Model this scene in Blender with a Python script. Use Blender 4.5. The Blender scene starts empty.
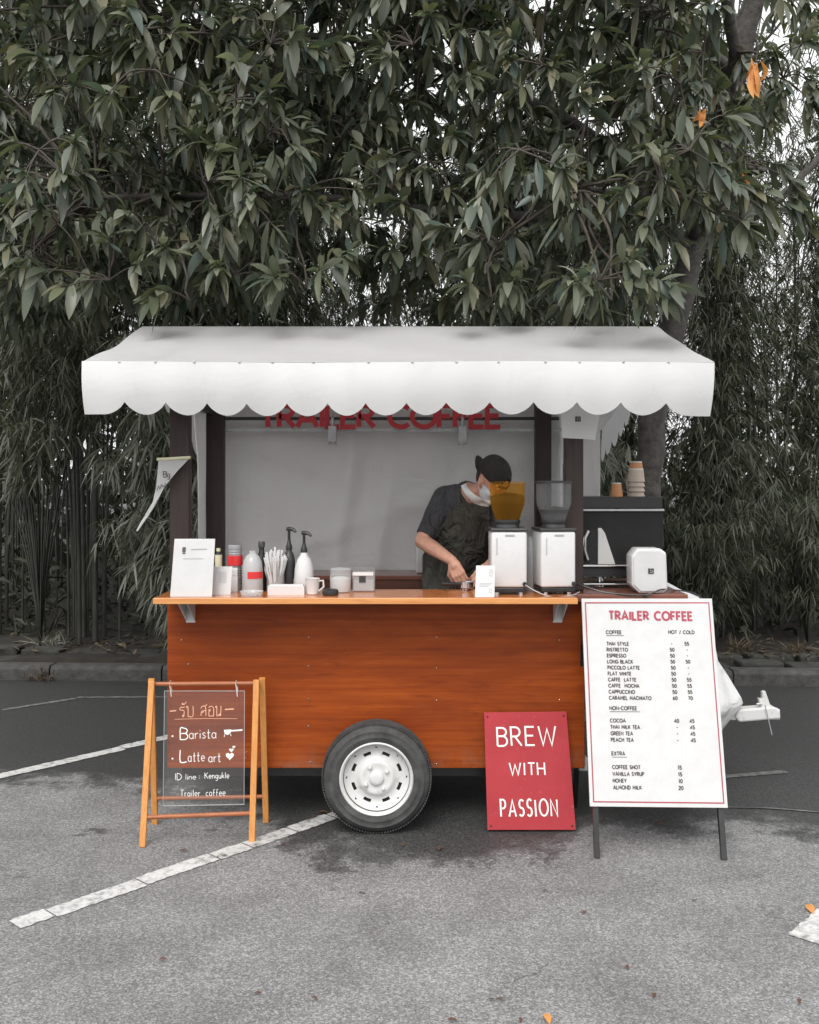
import bpy, bmesh, math, random
import numpy as np
from math import sin, cos, pi, radians as R
from mathutils import Vector as V, Matrix, Quaternion
from mathutils.bvhtree import BVHTree
random.seed(7)
RNG = np.random.default_rng(11)

# ------------------------------------------------------------------ camera, sky, sun, exposure
S = bpy.context.scene
COL = S.collection
CH, CF = 1.78, 985.0            # camera height (m), focal length (pixels at 819x1024)
cam = bpy.data.cameras.new('camera')
cam_o = bpy.data.objects.new('camera', cam); COL.objects.link(cam_o)
cam_o.location = (0, 0, CH); cam_o.rotation_euler = (R(90), 0, 0)
cam.lens = CF / 1024 * 36; cam.sensor_width = 36; cam.shift_y = -32 / 1024
cam.clip_start = 0.05; cam.clip_end = 2000
S.camera = cam_o
w = bpy.data.worlds.new('World'); S.world = w; w.use_nodes = True
nt = w.node_tree; bg = nt.nodes['Background']
SUN_EL, SUN_AZ = 48, 195        # azimuth clockwise from +Y: behind the camera, a little to the left
sky = nt.nodes.new('ShaderNodeTexSky'); sky.sky_type = 'NISHITA'; sky.sun_disc = False
sky.sun_elevation = R(SUN_EL); sky.sun_rotation = R(SUN_AZ)
sky.air_density = 1.0; sky.dust_density = 6.0; sky.ozone_density = 1.0
hs = nt.nodes.new('ShaderNodeHueSaturation'); hs.inputs['Saturation'].default_value = 0.12
nt.links.new(sky.outputs[0], hs.inputs['Color'])
cl_n = nt.nodes.new('ShaderNodeTexNoise'); cl_n.inputs['Scale'].default_value = 2.2; cl_n.inputs['Detail'].default_value = 5
cl_r = nt.nodes.new('ShaderNodeValToRGB'); cl_r.color_ramp.elements[0].position = .3; cl_r.color_ramp.elements[1].position = .75
cl_r.color_ramp.elements[0].color = (5.0, 5.05, 5.15, 1); cl_r.color_ramp.elements[1].color = (6.6, 6.6, 6.6, 1)
tcw = nt.nodes.new('ShaderNodeTexCoord'); nt.links.new(tcw.outputs['Generated'], cl_n.inputs['Vector']); nt.links.new(cl_n.outputs['Fac'], cl_r.inputs[0])
cl_m = nt.nodes.new('ShaderNodeMix'); cl_m.data_type = 'RGBA'; cl_m.inputs[0].default_value = .85      # thick overcast over the clear sky
nt.links.new(hs.outputs[0], cl_m.inputs[6]); nt.links.new(cl_r.outputs[0], cl_m.inputs[7]); nt.links.new(cl_m.outputs[2], bg.inputs[0])
bg.inputs[1].default_value = 0.15
sl = bpy.data.lights.new('sun', 'SUN'); sl.energy = 1.4; sl.angle = R(35); sl.color = (1, .97, .93)
so = bpy.data.objects.new('sun', sl); COL.objects.link(so)
sd = V((sin(R(SUN_AZ)) * cos(R(SUN_EL)), cos(R(SUN_AZ)) * cos(R(SUN_EL)), sin(R(SUN_EL))))
so.rotation_euler = sd.to_track_quat('Z', 'Y').to_euler(); so.location = sd * 30
S.view_settings.view_transform = 'Standard'; S.view_settings.look = 'None'
S.view_settings.gamma = 1; S.view_settings.use_curve_mapping = False
S.view_settings.exposure = 0.75
S.render.engine = 'CYCLES'
cy = S.cycles
cy.max_bounces = 10; cy.diffuse_bounces = 6; cy.glossy_bounces = 3; cy.transmission_bounces = 8; cy.transparent_max_bounces = 12
cy.use_denoising = True; cy.caustics_reflective = False; cy.caustics_refractive = False

# ------------------------------------------------------------------ helpers
def P(px, py, Y):
    'the point at depth Y that shows at that pixel of the photograph'
    return V(((px - 410) / CF * Y, Y, CH - (py - 480) / CF * Y))

class MB:
    def __init__(s): s.v = []; s.f = []
    def add(s, vs, fs):
        n = len(s.v); s.v += [V(p) for p in vs]; s.f += [tuple(i + n for i in f) for f in fs]; return s
    def box(s, c, d, rot=None):
        c = V(c); h = V(d) / 2
        vs = [V((x * h.x, y * h.y, z * h.z)) for x in (-1, 1) for y in (-1, 1) for z in (-1, 1)]
        if rot: vs = [rot @ p for p in vs]
        return s.add([c + p for p in vs], [(0, 1, 3, 2), (4, 6, 7, 5), (0, 4, 5, 1), (2, 3, 7, 6), (0, 2, 6, 4), (1, 5, 7, 3)])
    def span(s, a, b):
        a, b = V(a), V(b); return s.box((a + b) / 2, b - a)
    def beam(s, p, q, w, h, ref=(0, 1, 0)):
        p, q = V(p), V(q); t = (q - p).normalized(); x = V(ref).cross(t).normalized(); y = t.cross(x)
        vs = [e + x * (a * w / 2) + y * (b * h / 2) for e in (p, q) for a, b in ((-1, -1), (1, -1), (1, 1), (-1, 1))]
        return s.add(vs, [(3, 2, 1, 0), (4, 5, 6, 7), (0, 1, 5, 4), (1, 2, 6, 5), (2, 3, 7, 6), (3, 0, 4, 7)])
    def tube(s, pts, r, n=8, cap=True):
        pts = [V(p) for p in pts]; m = len(pts); rs = r if isinstance(r, (list, tuple)) else [r] * m
        vs = []; x = None
        for i, p in enumerate(pts):
            t = (pts[min(i + 1, m - 1)] - pts[max(i - 1, 0)]).normalized()
            if x is None:
                x = t.cross(V((0, 0, 1)) if abs(t.z) < .9 else V((1, 0, 0))).normalized()
            x = (x - t * x.dot(t)).normalized(); y = t.cross(x)
            vs += [p + (x * cos(2 * pi * k / n) + y * sin(2 * pi * k / n)) * rs[i] for k in range(n)]
        fs = [(i * n + k, i * n + (k + 1) % n, (i + 1) * n + (k + 1) % n, (i + 1) * n + k) for i in range(m - 1) for k in range(n)]
        if cap: fs += [tuple(reversed(range(n))), tuple(range((m - 1) * n, m * n))]
        return s.add(vs, fs)
    def lathe(s, prof, c=(0, 0, 0), n=24, axis='z', closed=False):
        'prof: (radius, height) pairs'
        c = V(c); vs = []
        for r, h in prof:
            for k in range(n):
                a = 2 * pi * k / n
                vs.append(c + (V((r * cos(a), r * sin(a), h)) if axis == 'z' else V((r * cos(a), h, r * sin(a)))))
        m = len(prof); fs = []
        for i in range(m if closed else m - 1):
            j = (i + 1) % m
            for k in range(n):
                q = (i * n + k, i * n + (k + 1) % n, j * n + (k + 1) % n, j * n + k)
                fs.append(q if axis == 'z' else q[::-1])
        if not closed:
            lo, hi = tuple(reversed(range(n))), tuple(range((m - 1) * n, m * n))
            if prof[0][0] > 1e-5: fs.append(lo if axis == 'z' else lo[::-1])
            if prof[-1][0] > 1e-5: fs.append(hi if axis == 'z' else hi[::-1])
        return s.add(vs, fs)
    def prism(s, poly, ext):
        'closed outline (3D points) extruded along ext'
        poly = [V(p) for p in poly]; e = V(ext); n = len(poly)
        return s.add(poly + [p + e for p in poly], [tuple(range(n))[::-1], tuple(range(n, 2 * n))] + [(i, (i + 1) % n, n + (i + 1) % n, n + i) for i in range(n)])
    def ball(s, c, r, n=12, rot=None):
        c = V(c); r = V(r) if not isinstance(r, (int, float)) else V((r, r, r)); vs = []; fs = []; m = n // 2 + 2
        for i in range(m + 1):
            th = pi * i / m
            for k in range(n):
                p = V((r.x * sin(th) * cos(2 * pi * k / n), r.y * sin(th) * sin(2 * pi * k / n), r.z * cos(th)))
                vs.append(c + (rot @ p if rot else p))
        fs = [(i * n + k, (i + 1) * n + k, (i + 1) * n + (k + 1) % n, i * n + (k + 1) % n) for i in range(m) for k in range(n)]
        return s.add(vs, fs)
    def capsule(s, p, q, r0, r1, n=12, k=5):
        p, q = V(p), V(q); t = (q - p).normalized(); pts = []; rs = []
        for i in range(k + 1):
            a = pi / 2 * i / k; pts.append(p - t * r0 * cos(a)); rs.append(max(1e-4, r0 * sin(a)))
        for i in range(k + 1):
            a = pi / 2 * i / k; pts.append(q + t * r1 * sin(a)); rs.append(max(1e-4, r1 * cos(a)))
        return s.tube(pts, rs, n)
    def grid(s, fn, nu, nv):
        vs = [fn(i / nu, j / nv) for j in range(nv + 1) for i in range(nu + 1)]
        return s.add(vs, [(j * (nu + 1) + i, j * (nu + 1) + i + 1, (j + 1) * (nu + 1) + i + 1, (j + 1) * (nu + 1) + i) for j in range(nv) for i in range(nu)])
    def build(s, name, mat, parent=None, smooth=False, bevel=0, seg=2, thick=0, weld=False, angle=40):
        base = root_of(parent).location if parent else V()
        me = bpy.data.meshes.new(name); me.from_pydata([p - base for p in s.v], [], s.f); me.materials.append(mat)
        if bevel or weld or thick:
            bm = bmesh.new(); bm.from_mesh(me)
            bmesh.ops.remove_doubles(bm, verts=bm.verts, dist=1e-5)
            if bevel:
                bmesh.ops.recalc_face_normals(bm, faces=bm.faces)
                es = [e for e in bm.edges if len(e.link_faces) == 2 and e.calc_face_angle(0) > R(25)]
                bmesh.ops.bevel(bm, geom=es, offset=bevel, segments=seg, profile=.5, affect='EDGES', clamp_overlap=True)
            if thick:
                bmesh.ops.solidify(bm, geom=bm.faces[:], thickness=thick)
            bm.to_mesh(me); bm.free()
        if smooth:
            me.polygons.foreach_set('use_smooth', [True] * len(me.polygons))
            me.set_sharp_from_angle(angle=R(angle))
        o = bpy.data.objects.new(name, me); COL.objects.link(o)
        if parent: o.parent = parent
        return o

def root_of(o):
    while o.parent: o = o.parent
    return o
def tag(o, label, cat, group=None):
    o['label'] = label; o['category'] = cat
    if group: o['group'] = group
    return o
def thing(name, label, cat, loc, group=None):
    o = bpy.data.objects.new(name, None); o.empty_display_size = .1; COL.objects.link(o); o.location = loc
    return tag(o, label, cat, group)
def struct(o): o['kind'] = 'structure'; return o
def rebase(o, loc):
    loc = V(loc); o.data.transform(Matrix.Translation(-loc)); o.location = loc; return o
def kids(o): return [c for c in COL.objects if c.parent == o]
def dup(root, loc, rz=None, label=None):
    r = root.copy(); COL.objects.link(r); r.location = loc
    if rz is not None: r.rotation_euler.z = rz
    if label: r['label'] = label
    for c in kids(root):
        d = c.copy(); COL.objects.link(d); d.parent = r
        for g in kids(c):
            h = g.copy(); COL.objects.link(h); h.parent = d
    return r
def np_mesh(name, v, q, mat, parent=None, loc=None):
    'v: (n,3) world points, q: (m,4) quads'
    if parent: v = v - np.array(root_of(parent).location)
    me = bpy.data.meshes.new(name); me.vertices.add(len(v)); me.vertices.foreach_set('co', v.astype(np.float32).ravel())
    me.loops.add(q.size); me.loops.foreach_set('vertex_index', q.astype(np.int32).ravel())
    me.polygons.add(len(q)); me.polygons.foreach_set('loop_start', np.arange(0, q.size, 4, dtype=np.int32))
    me.update(calc_edges=True); me.materials.append(mat)
    me.polygons.foreach_set('use_smooth', np.ones(len(q), bool))
    o = bpy.data.objects.new(name, me); COL.objects.link(o)
    if parent: o.parent = parent
    return o

# ------------------------------------------------------------------ materials
def mat(name, col, rough=.6, metal=0, spec=.5, coat=0):
    m = bpy.data.materials.new(name); m.use_nodes = True; b = m.node_tree.nodes['Principled BSDF']
    b.inputs['Base Color'].default_value = (*col, 1); b.inputs['Roughness'].default_value = rough
    b.inputs['Metallic'].default_value = metal; b.inputs['Specular IOR Level'].default_value = spec
    if coat: b.inputs['Coat Weight'].default_value = coat; b.inputs['Coat Roughness'].default_value = .15
    return m
class NT:
    def __init__(s, m): s.m = m; s.t = m.node_tree; s.b = s.t.nodes['Principled BSDF']; s.tc = None
    def n(s, ty, **kw):
        x = s.t.nodes.new(ty)
        for k, v in kw.items():
            if k.startswith('i_'): x.inputs[k[2:].replace('_', ' ')].default_value = v
            else: setattr(x, k, v)
        return x
    def l(s, a, b): s.t.links.new(a, b)
    def co(s, scale=(1, 1, 1), rot=(0, 0, 0), kind='Object'):
        if not s.tc: s.tc = s.n('ShaderNodeTexCoord')
        mp = s.n('ShaderNodeMapping'); mp.inputs['Scale'].default_value = scale; mp.inputs['Rotation'].default_value = rot
        s.l(s.tc.outputs[kind], mp.inputs[0]); return mp.outputs[0]
    def noise(s, scale, detail=4, rough=.6, vec=None, dist=0):
        x = s.n('ShaderNodeTexNoise'); x.inputs['Scale'].default_value = scale; x.inputs['Detail'].default_value = detail
        x.inputs['Roughness'].default_value = rough; x.inputs['Distortion'].default_value = dist
        s.l(vec if vec else s.co(), x.inputs['Vector']); return x.outputs['Fac']
    def ramp(s, fac, stops, interp='LINEAR'):
        x = s.n('ShaderNodeValToRGB'); e = x.color_ramp.elements; x.color_ramp.interpolation = interp
        while len(e) < len(stops): e.new(.5)
        for k, (p, c) in zip(e, stops):
            k.position = p; k.color = (c, c, c, 1) if isinstance(c, (int, float)) else (*c, 1)
        s.l(fac, x.inputs[0]); return x.outputs[0]
    def mix(s, fac, a, b, mode='MIX'):
        x = s.n('ShaderNodeMix', data_type='RGBA', blend_type=mode)
        for sock, val in ((x.inputs[0], fac), (x.inputs[6], a), (x.inputs[7], b)):
            if isinstance(val, (int, float)): sock.default_value = val
            elif isinstance(val, tuple): sock.default_value = (*val, 1)
            else: s.l(val, sock)
        return x.outputs[2]
    def math(s, op, a, b=0, clamp=False):
        x = s.n('ShaderNodeMath', operation=op, use_clamp=clamp)
        for sock, val in zip(x.inputs, (a, b)):
            if isinstance(val, (int, float)): sock.default_value = val
            else: s.l(val, sock)
        return x.outputs[0]
    def bump(s, h, strength=.3, dist=.01):
        x = s.n('ShaderNodeBump'); x.inputs['Strength'].default_value = strength; x.inputs['Distance'].default_value = dist
        s.l(h, x.inputs['Height']); s.l(x.outputs[0], s.b.inputs['Normal'])
    def color(s, c): s.l(c, s.b.inputs['Base Color'])
    def rough(s, c): s.l(c, s.b.inputs['Roughness'])
    def add_mix(s, shader, fac):
        'mix the Principled with another shader'
        out = s.t.nodes['Material Output']; mx = s.n('ShaderNodeMixShader')
        if isinstance(fac, (int, float)): mx.inputs[0].default_value = fac
        else: s.l(fac, mx.inputs[0])
        src = out.inputs[0].links[0].from_socket
        s.l(src, mx.inputs[1]); s.l(shader, mx.inputs[2]); s.l(mx.outputs[0], out.inputs[0])

def noisy(name, col, var=.25, scale=30, rough=.6, bump=0, stretch=(1, 1, 1), **kw):
    m = mat(name, col, rough, **kw); t = NT(m); f = t.noise(scale, vec=t.co(stretch))
    lo = tuple(c * (1 - var) for c in col); hi = tuple(min(1, c * (1 + var)) for c in col)
    t.color(t.ramp(f, [(.3, lo), (.7, hi)]))
    t.rough(t.ramp(t.noise(scale * .3), [(.3, max(.05, rough - .1)), (.7, min(1, rough + .1))]))
    if bump: t.bump(f, bump, .004)
    return m

def wood(name, dark, mid, light, grain=(1.2, 30, 30), rough=.35, coat=.3, scale=2.2):
    m = mat(name, mid, rough, coat=coat); t = NT(m)
    g = t.noise(scale, 8, .65, t.co(grain), .6); g2 = t.noise(scale * 6, 4, .7, t.co(grain)); g3 = t.noise(1.1, 2, .5, t.co((.8, 1, 2.2)))
    f = t.math('ADD', t.math('MULTIPLY', g, .7), t.math('MULTIPLY', g2, .3))
    c = t.ramp(f, [(.33, dark), (.5, mid), (.68, light)])
    t.color(t.mix(t.ramp(g3, [(.35, 0.0), (.7, .45)]), c, tuple(x * .62 for x in mid)))
    t.rough(t.ramp(f, [(.3, rough + .12), (.7, rough - .05)])); t.bump(f, .12, .002)
    return m

M = {}
M['panel'] = wood('varnished_orange_plywood', (.185, .030, .003), (.29, .054, .006), (.375, .086, .011), (.6, 30, 30), .45, .05, 1.9)
def varnish(m):
    t = NT(m); src = t.b.inputs['Base Color'].links[0].from_socket
    a = t.noise(1.5, 5, .6, t.co((.7, 1, 2.6)), 1.0); k = t.noise(5, 3, .5, t.co((.5, 1, 4)), 2.5); d = t.noise(7, 6, .75)
    c = t.mix(t.ramp(a, [(.40, 0.0), (.66, .7)]), src, (.135, .022, .004)); c = t.mix(t.ramp(k, [(.60, 0.0), (.74, .5)]), c, (.12, .02, .005))
    sep = t.n('ShaderNodeSeparateXYZ'); t.l(t.co(), sep.inputs[0])
    low = t.math('MULTIPLY', t.ramp(sep.outputs[2], [(.29, 1.0), (.42, 0.0)]), t.ramp(d, [(.48, 0.0), (.66, .5)]))     # dried splashes along the bottom edge
    t.color(t.mix(low, c, (.20, .13, .09)))
varnish(M['panel']); M['panel'].node_tree.nodes['Principled BSDF'].inputs['Specular IOR Level'].default_value = .2
M['counter'] = wood('varnished_counter_wood', (.36, .095, .022), (.52, .17, .045), (.62, .25, .08), (1.2, 22, 22), .2, .6, 2)
M['counter_edge'] = wood('pale_counter_edge', (.46, .17, .045), (.62, .27, .085), (.72, .36, .13), (1.5, 30, 30), .4, .2, 3)
M['frame_wood'] = wood('golden_easel_wood', (.46, .17, .04), (.60, .26, .07), (.70, .35, .11), (30, 30, 2), .45, .1, 3)
M['frame_dark'] = wood('reddish_easel_wood', (.26, .075, .028), (.34, .11, .042), (.42, .15, .06), (3, 30, 30), .5, .1, 3)
M['post'] = wood('dark_brown_post', (.012, .006, .0045), (.024, .010, .0075), (.04, .017, .012), (26, 26, 1.5), .5, .05, 2.5)
M['brown_shelf'] = wood('brown_shelf_wood', (.07, .022, .012), (.10, .033, .018), (.15, .05, .026), (2, 26, 26), .4, .15, 2)
M['side_wood'] = wood('reddish_side_shelf', (.13, .04, .026), (.19, .065, .042), (.25, .1, .07), (2, 24, 24), .25, .4, 2)

def tarp(name, col, trans=.3, wr=.25, wscale=3):
    m = mat(name, col, .55); t = NT(m)
    f = t.noise(wscale, 5, .55, t.co((1, 1, 1)), .8); f2 = t.noise(.9, 3, .5)
    st = t.noise(3.5, 7, .7, t.co((1, 1, .6)), 1.2)
    t.color(t.mix(t.ramp(st, [(.56, 0.0), (.72, .22)]), t.ramp(f2, [(.3, tuple(c * .95 for c in col)), (.75, col)]), tuple(c * k for c, k in zip(col, (.62, .60, .55)))))
    fine = t.noise(240, 2)
    t.bump(t.math('ADD', f, t.math('MULTIPLY', fine, .03)), wr, .05)
    tr = t.n('ShaderNodeBsdfTranslucent'); tr.inputs[0].default_value = (*[min(1, c * .95) for c in col], 1)
    t.add_mix(tr.outputs[0], trans); return m
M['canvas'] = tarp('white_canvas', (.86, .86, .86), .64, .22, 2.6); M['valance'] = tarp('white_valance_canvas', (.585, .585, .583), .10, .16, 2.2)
M['back_tarp'] = tarp('grey_white_tarp', (.90, .90, .90), .40, .8, 2.4)
M['sheet'] = tarp('white_plastic_sheet', (.78, .78, .78), .2, .5, 8)
M['white_paint'] = noisy('white_paint', (.535, .535, .532), .05, 12, .4)

def grimy(name, col, grime, lo, hi, sc, rough=.4, k=.7):
    m = mat(name, col, rough); t = NT(m); f = t.noise(sc, 8, .72); g_ = t.noise(sc * .35, 3)
    t.color(t.mix(t.ramp(f, [(lo, 0.0), (hi, k)]), t.ramp(g_, [(.3, tuple(c * .9 for c in col)), (.7, col)]), grime)); t.bump(f, .1, .004); return m
M['rim'] = grimy('white_wheel_paint', (.62, .62, .61), (.25, .21, .17), .56, .72, 16)
M['white_metal'] = grimy('scuffed_white_metal', (.60, .60, .59), (.20, .12, .075), .58, .68, 22)
M['white_plastic'] = noisy('white_plastic', (.59, .59, .59), .03, 20, .35)
M['paper'] = noisy('white_paper', (.63, .63, .63), .02, 30, .7)
M['grey_plastic'] = noisy('grey_plastic', (.30, .31, .32), .08, 30, .4)
M['black'] = noisy('black_plastic', (.015, .015, .016), .2, 40, .35)
M['charcoal'] = noisy('charcoal_metal', (.035, .035, .036), .2, 20, .35)
M['panel_dark'] = noisy('dark_grey_panel', (.022, .022, .022), .15, 14, .5, spec=.15)
M['steel'] = noisy('brushed_steel', (.55, .55, .55), .1, 60, .25, metal=1)
M['galv'] = noisy('grey_galvanised_metal', (.42, .43, .44), .15, 30, .4, metal=.6)
M['lens_black'] = mat('dark_slot', (.006, .006, .006), .6)
M['red_letter'] = noisy('dark_red_vinyl', (.48, .028, .038), .1, 20, .5)
M['menu_red'] = noisy('menu_red_ink', (.34, .05, .075), .08, 40, .6)
M['ink'] = noisy('dark_grey_ink', (.07, .06, .06), .1, 60, .6)
M['faint_ink'] = noisy('faint_grey_ink', (.42, .42, .42), .1, 60, .6)
M['chalk'] = noisy('white_marker', (.85, .85, .84), .05, 80, .6)
M['peach_chalk'] = noisy('peach_marker', (.80, .45, .30), .08, 80, .6)
M['sign_white'] = noisy('hand_painted_white', (.80, .76, .74), .06, 60, .6)
M['kraft'] = noisy('kraft_paper_cup', (.46, .22, .10), .08, 30, .7)
M['cup_grey'] = noisy('pale_paper_cup', (.44, .37, .31), .06, 30, .7)
M['red_band'] = noisy('bright_red_label', (.60, .030, .032), .08, 30, .45)
M['cream'] = noisy('cream_label', (.62, .60, .42), .06, 30, .6)
def cloth(name, col):
    m = mat(name, col, .9); t = NT(m); f = t.noise(9, 3, .5, t.co((1, 1, .55)), 1.6); wv = t.noise(160, 2); g_ = t.noise(5, 4, .6)
    t.color(t.ramp(g_, [(.3, tuple(c * .85 for c in col)), (.7, tuple(c * 1.2 for c in col))])); t.bump(t.math('ADD', f, t.math('MULTIPLY', wv, .04)), 1.0, .10); return m
M['shirt'] = cloth('dark_grey_shirt', (.055, .057, .064)); M['apron'] = cloth('olive_grey_apron', (.072, .072, .060))
M['trousers'] = noisy('dark_trousers', (.03, .03, .035), .2, 60, .85)
M['cap'] = noisy('black_cap_cloth', (.017, .015, .014), .2, 120, .8, .15)
M['skin'] = noisy('skin', (.56, .30, .215), .12, 25, .5)
M['skin'].node_tree.nodes['Principled BSDF'].inputs['Subsurface Weight'].default_value = .1
M['skin'].node_tree.nodes['Principled BSDF'].inputs['Subsurface Radius'].default_value = (.01, .004, .002)
M['hair'] = mat('black_hair', (.012, .01, .009), .5)
M['mask'] = noisy('pale_blue_mask', (.62, .68, .72), .05, 60, .8)
M['towel'] = noisy('white_collar_cloth', (.78, .78, .78), .04, 60, .85)

def red_board():
    m = mat('red_painted_board', (.50, .035, .05), .6, spec=.2); t = NT(m)
    f = t.noise(3, 5, .6); s = t.noise(45, 3, .7)
    c = t.ramp(f, [(.3, (.34, .036, .044)), (.7, (.42, .050, .060))])
    t.color(t.mix(t.ramp(s, [(.66, 0.0), (.72, .35)]), c, (.56, .22, .22))); t.bump(t.noise(60, 3), .08, .002); return m
M['red_board'] = red_board()

def asphalt():
    m = mat('asphalt', (.2, .2, .2), .85); t = NT(m); co = t.co()
    speck = t.noise(62, 4, .85); speck2 = t.noise(170, 2, .8); mott = t.noise(2.2, 6, .65); big = t.noise(.45, 4, .6)
    base = t.ramp(speck, [(.30, .05), (.44, .172), (.55, .27), (.70, .53)])
    base = t.mix(.45, base, t.ramp(speck2, [(.25, .05), (.5, .22), (.75, .46)]))
    vo = t.n('ShaderNodeTexVoronoi'); vo.inputs['Scale'].default_value = 150; t.l(co, vo.inputs['Vector'])
    sepc = t.n('ShaderNodeSeparateColor'); t.l(vo.outputs['Color'], sepc.inputs[0]); agg = sepc.outputs[0]
    base = t.mix(.5, base, t.ramp(agg, [(0, .05), (.35, .16), (.7, .28), (1, .55)]))
    base = t.mix(.75, base, t.ramp(mott, [(.3, .55), (.7, 1.05)]), 'MULTIPLY')
    base = t.mix(.5, base, t.ramp(big, [(.3, .72), (.7, 1.0)]), 'MULTIPLY')
    sep = t.n('ShaderNodeSeparateXYZ'); t.l(co, sep.inputs[0])
    vc = t.n('ShaderNodeTexVoronoi', feature='DISTANCE_TO_EDGE'); vc.inputs['Scale'].default_value = .9      # hairline cracks
    wob = t.n('ShaderNodeVectorMath', operation='ADD'); t.l(co, wob.inputs[0]); nz = t.n('ShaderNodeTexNoise'); nz.inputs['Scale'].default_value = 3; nz.inputs['Detail'].default_value = 5
    t.l(co, nz.inputs['Vector']); sc2 = t.n('ShaderNodeVectorMath', operation='SCALE'); sc2.inputs['Scale'].default_value = .5; t.l(nz.outputs['Color'], sc2.inputs[0]); t.l(sc2.outputs[0], wob.inputs[1]); t.l(wob.outputs[0], vc.inputs['Vector'])
    ck = t.math('MULTIPLY', t.ramp(vc.outputs['Distance'], [(0, 1.0), (.006, 0.0)]), t.ramp(t.noise(.8, 3), [(.5, 0.0), (.62, .7)]))
    base = t.mix(ck, base, (.035, .035, .034))
    # darker zone beyond an edge that varies along x, broken up by noise
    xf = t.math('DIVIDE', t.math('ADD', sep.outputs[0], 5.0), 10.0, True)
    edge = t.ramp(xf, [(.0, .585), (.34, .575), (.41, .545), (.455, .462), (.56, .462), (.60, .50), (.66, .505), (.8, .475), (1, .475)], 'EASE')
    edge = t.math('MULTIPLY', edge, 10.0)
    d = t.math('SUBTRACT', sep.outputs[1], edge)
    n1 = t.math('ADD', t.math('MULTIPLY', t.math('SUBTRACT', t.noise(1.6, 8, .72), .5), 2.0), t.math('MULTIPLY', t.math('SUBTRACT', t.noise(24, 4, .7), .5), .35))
    dark_zone = t.ramp(t.math('ADD', t.math('ADD', d, n1), .1), [(.0, 0.0), (.10, .65), (.26, 1.0)])
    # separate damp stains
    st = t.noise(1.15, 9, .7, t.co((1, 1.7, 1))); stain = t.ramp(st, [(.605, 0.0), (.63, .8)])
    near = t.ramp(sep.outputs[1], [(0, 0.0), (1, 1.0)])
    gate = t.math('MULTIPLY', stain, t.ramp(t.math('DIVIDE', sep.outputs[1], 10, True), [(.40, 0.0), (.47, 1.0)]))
    k = t.math('MAXIMUM', dark_zone, gate)
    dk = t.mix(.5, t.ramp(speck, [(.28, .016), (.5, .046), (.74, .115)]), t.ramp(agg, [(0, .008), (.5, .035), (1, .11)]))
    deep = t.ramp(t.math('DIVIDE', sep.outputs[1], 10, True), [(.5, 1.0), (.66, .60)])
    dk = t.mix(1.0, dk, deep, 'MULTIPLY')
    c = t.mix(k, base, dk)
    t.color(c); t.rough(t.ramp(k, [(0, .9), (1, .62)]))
    t.bump(t.math('ADD', speck, t.math('MULTIPLY', speck2, .4)), .55, .006); return m
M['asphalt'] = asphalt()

def line_paint():
    m = mat('worn_white_road_paint', (.6, .6, .6), .75); t = NT(m)
    a = t.noise(26, 6, .75); b = t.noise(5, 4, .7); sp = t.noise(120, 2)
    f = t.math('ADD', t.math('MULTIPLY', a, .6), t.math('MULTIPLY', b, .4))
    c = t.ramp(f, [(.36, (.10, .10, .10)), (.43, (.34, .34, .33)), (.52, (.56, .56, .55)), (.7, (.64, .64, .63))])
    t.color(t.mix(.35, c, t.ramp(sp, [(.35, .55), (.6, 1.0)]), 'MULTIPLY')); t.bump(a, .3, .004); return m
M['paint'] = line_paint()
M['paint_old'] = noisy('faded_grey_paint', (.12, .12, .118), .5, 16, .85)
def stone(name, a, b, sc=9, bump=.6):
    m = mat(name, a, .9); t = NT(m); f = t.noise(sc, 8, .7); g = t.noise(sc * 9, 3, .7)
    t.color(t.mix(.35, t.ramp(f, [(.3, a), (.7, b)]), t.ramp(g, [(.3, .3), (.7, 1.0)]), 'MULTIPLY')); t.bump(f, bump, .03); return m
M['kerb'] = stone('weathered_kerb_concrete', (.030, .030, .028), (.095, .094, .088))
M['slab'] = stone('mossy_edging_stone', (.022, .023, .019), (.062, .062, .055))
M['soil'] = stone('dark_soil', (.012, .010, .007), (.032, .026, .019), 5)

def leafmat(name, cols, rough=.42, trans=.25, spec=.5):
    m = mat(name, cols[0], rough, spec=spec); t = NT(m); g = t.n('ShaderNodeNewGeometry')
    n = len(cols); c = t.ramp(g.outputs['Random Per Island'], [(i / (n - 1), x) for i, x in enumerate(cols)])
    t.color(c)
    tr = t.n('ShaderNodeBsdfTranslucent'); t.l(t.mix(1.0, c, (1.1, 1.25, .7), 'MULTIPLY'), tr.inputs[0]); t.add_mix(tr.outputs[0], trans); return m
M['leaf'] = leafmat('broad_leaf', [(0.064, 0.076, 0.053), (0.109, 0.123, 0.078), (0.077, 0.109, 0.098), (0.140, 0.152, 0.090), (0.072, 0.087, 0.062), (0.253, 0.267, 0.210), (0.093, 0.107, 0.070), (0.175, 0.161, 0.098), (0.101, 0.117, 0.090), (0.056, 0.070, 0.051)], .40)
M['bamboo_leaf'] = leafmat('bamboo_leaf', [(0.041, 0.047, 0.030), (0.070, 0.077, 0.050), (0.110, 0.118, 0.084), (0.053, 0.059, 0.038)], .55)
M['bamboo_pale'] = leafmat('pale_bamboo_leaf', [(.11, .118, .092), (.19, .20, .16), (.29, .295, .26), (.14, .15, .118)], .5)
M['bamboo_lit'] = leafmat('lit_bamboo_leaf', [(.06, .068, .046), (.10, .108, .075), (.15, .156, .12), (.075, .083, .058)], .5)  # bamboo leaf lightened in colour to stand for light on the left sprays
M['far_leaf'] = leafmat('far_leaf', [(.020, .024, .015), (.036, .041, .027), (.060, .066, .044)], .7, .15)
M['dry_leaf'] = leafmat('dry_leaf', [(.06, .042, .026), (.10, .075, .045), (.04, .028, .018), (.15, .115, .07)], .8, .1)
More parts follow.
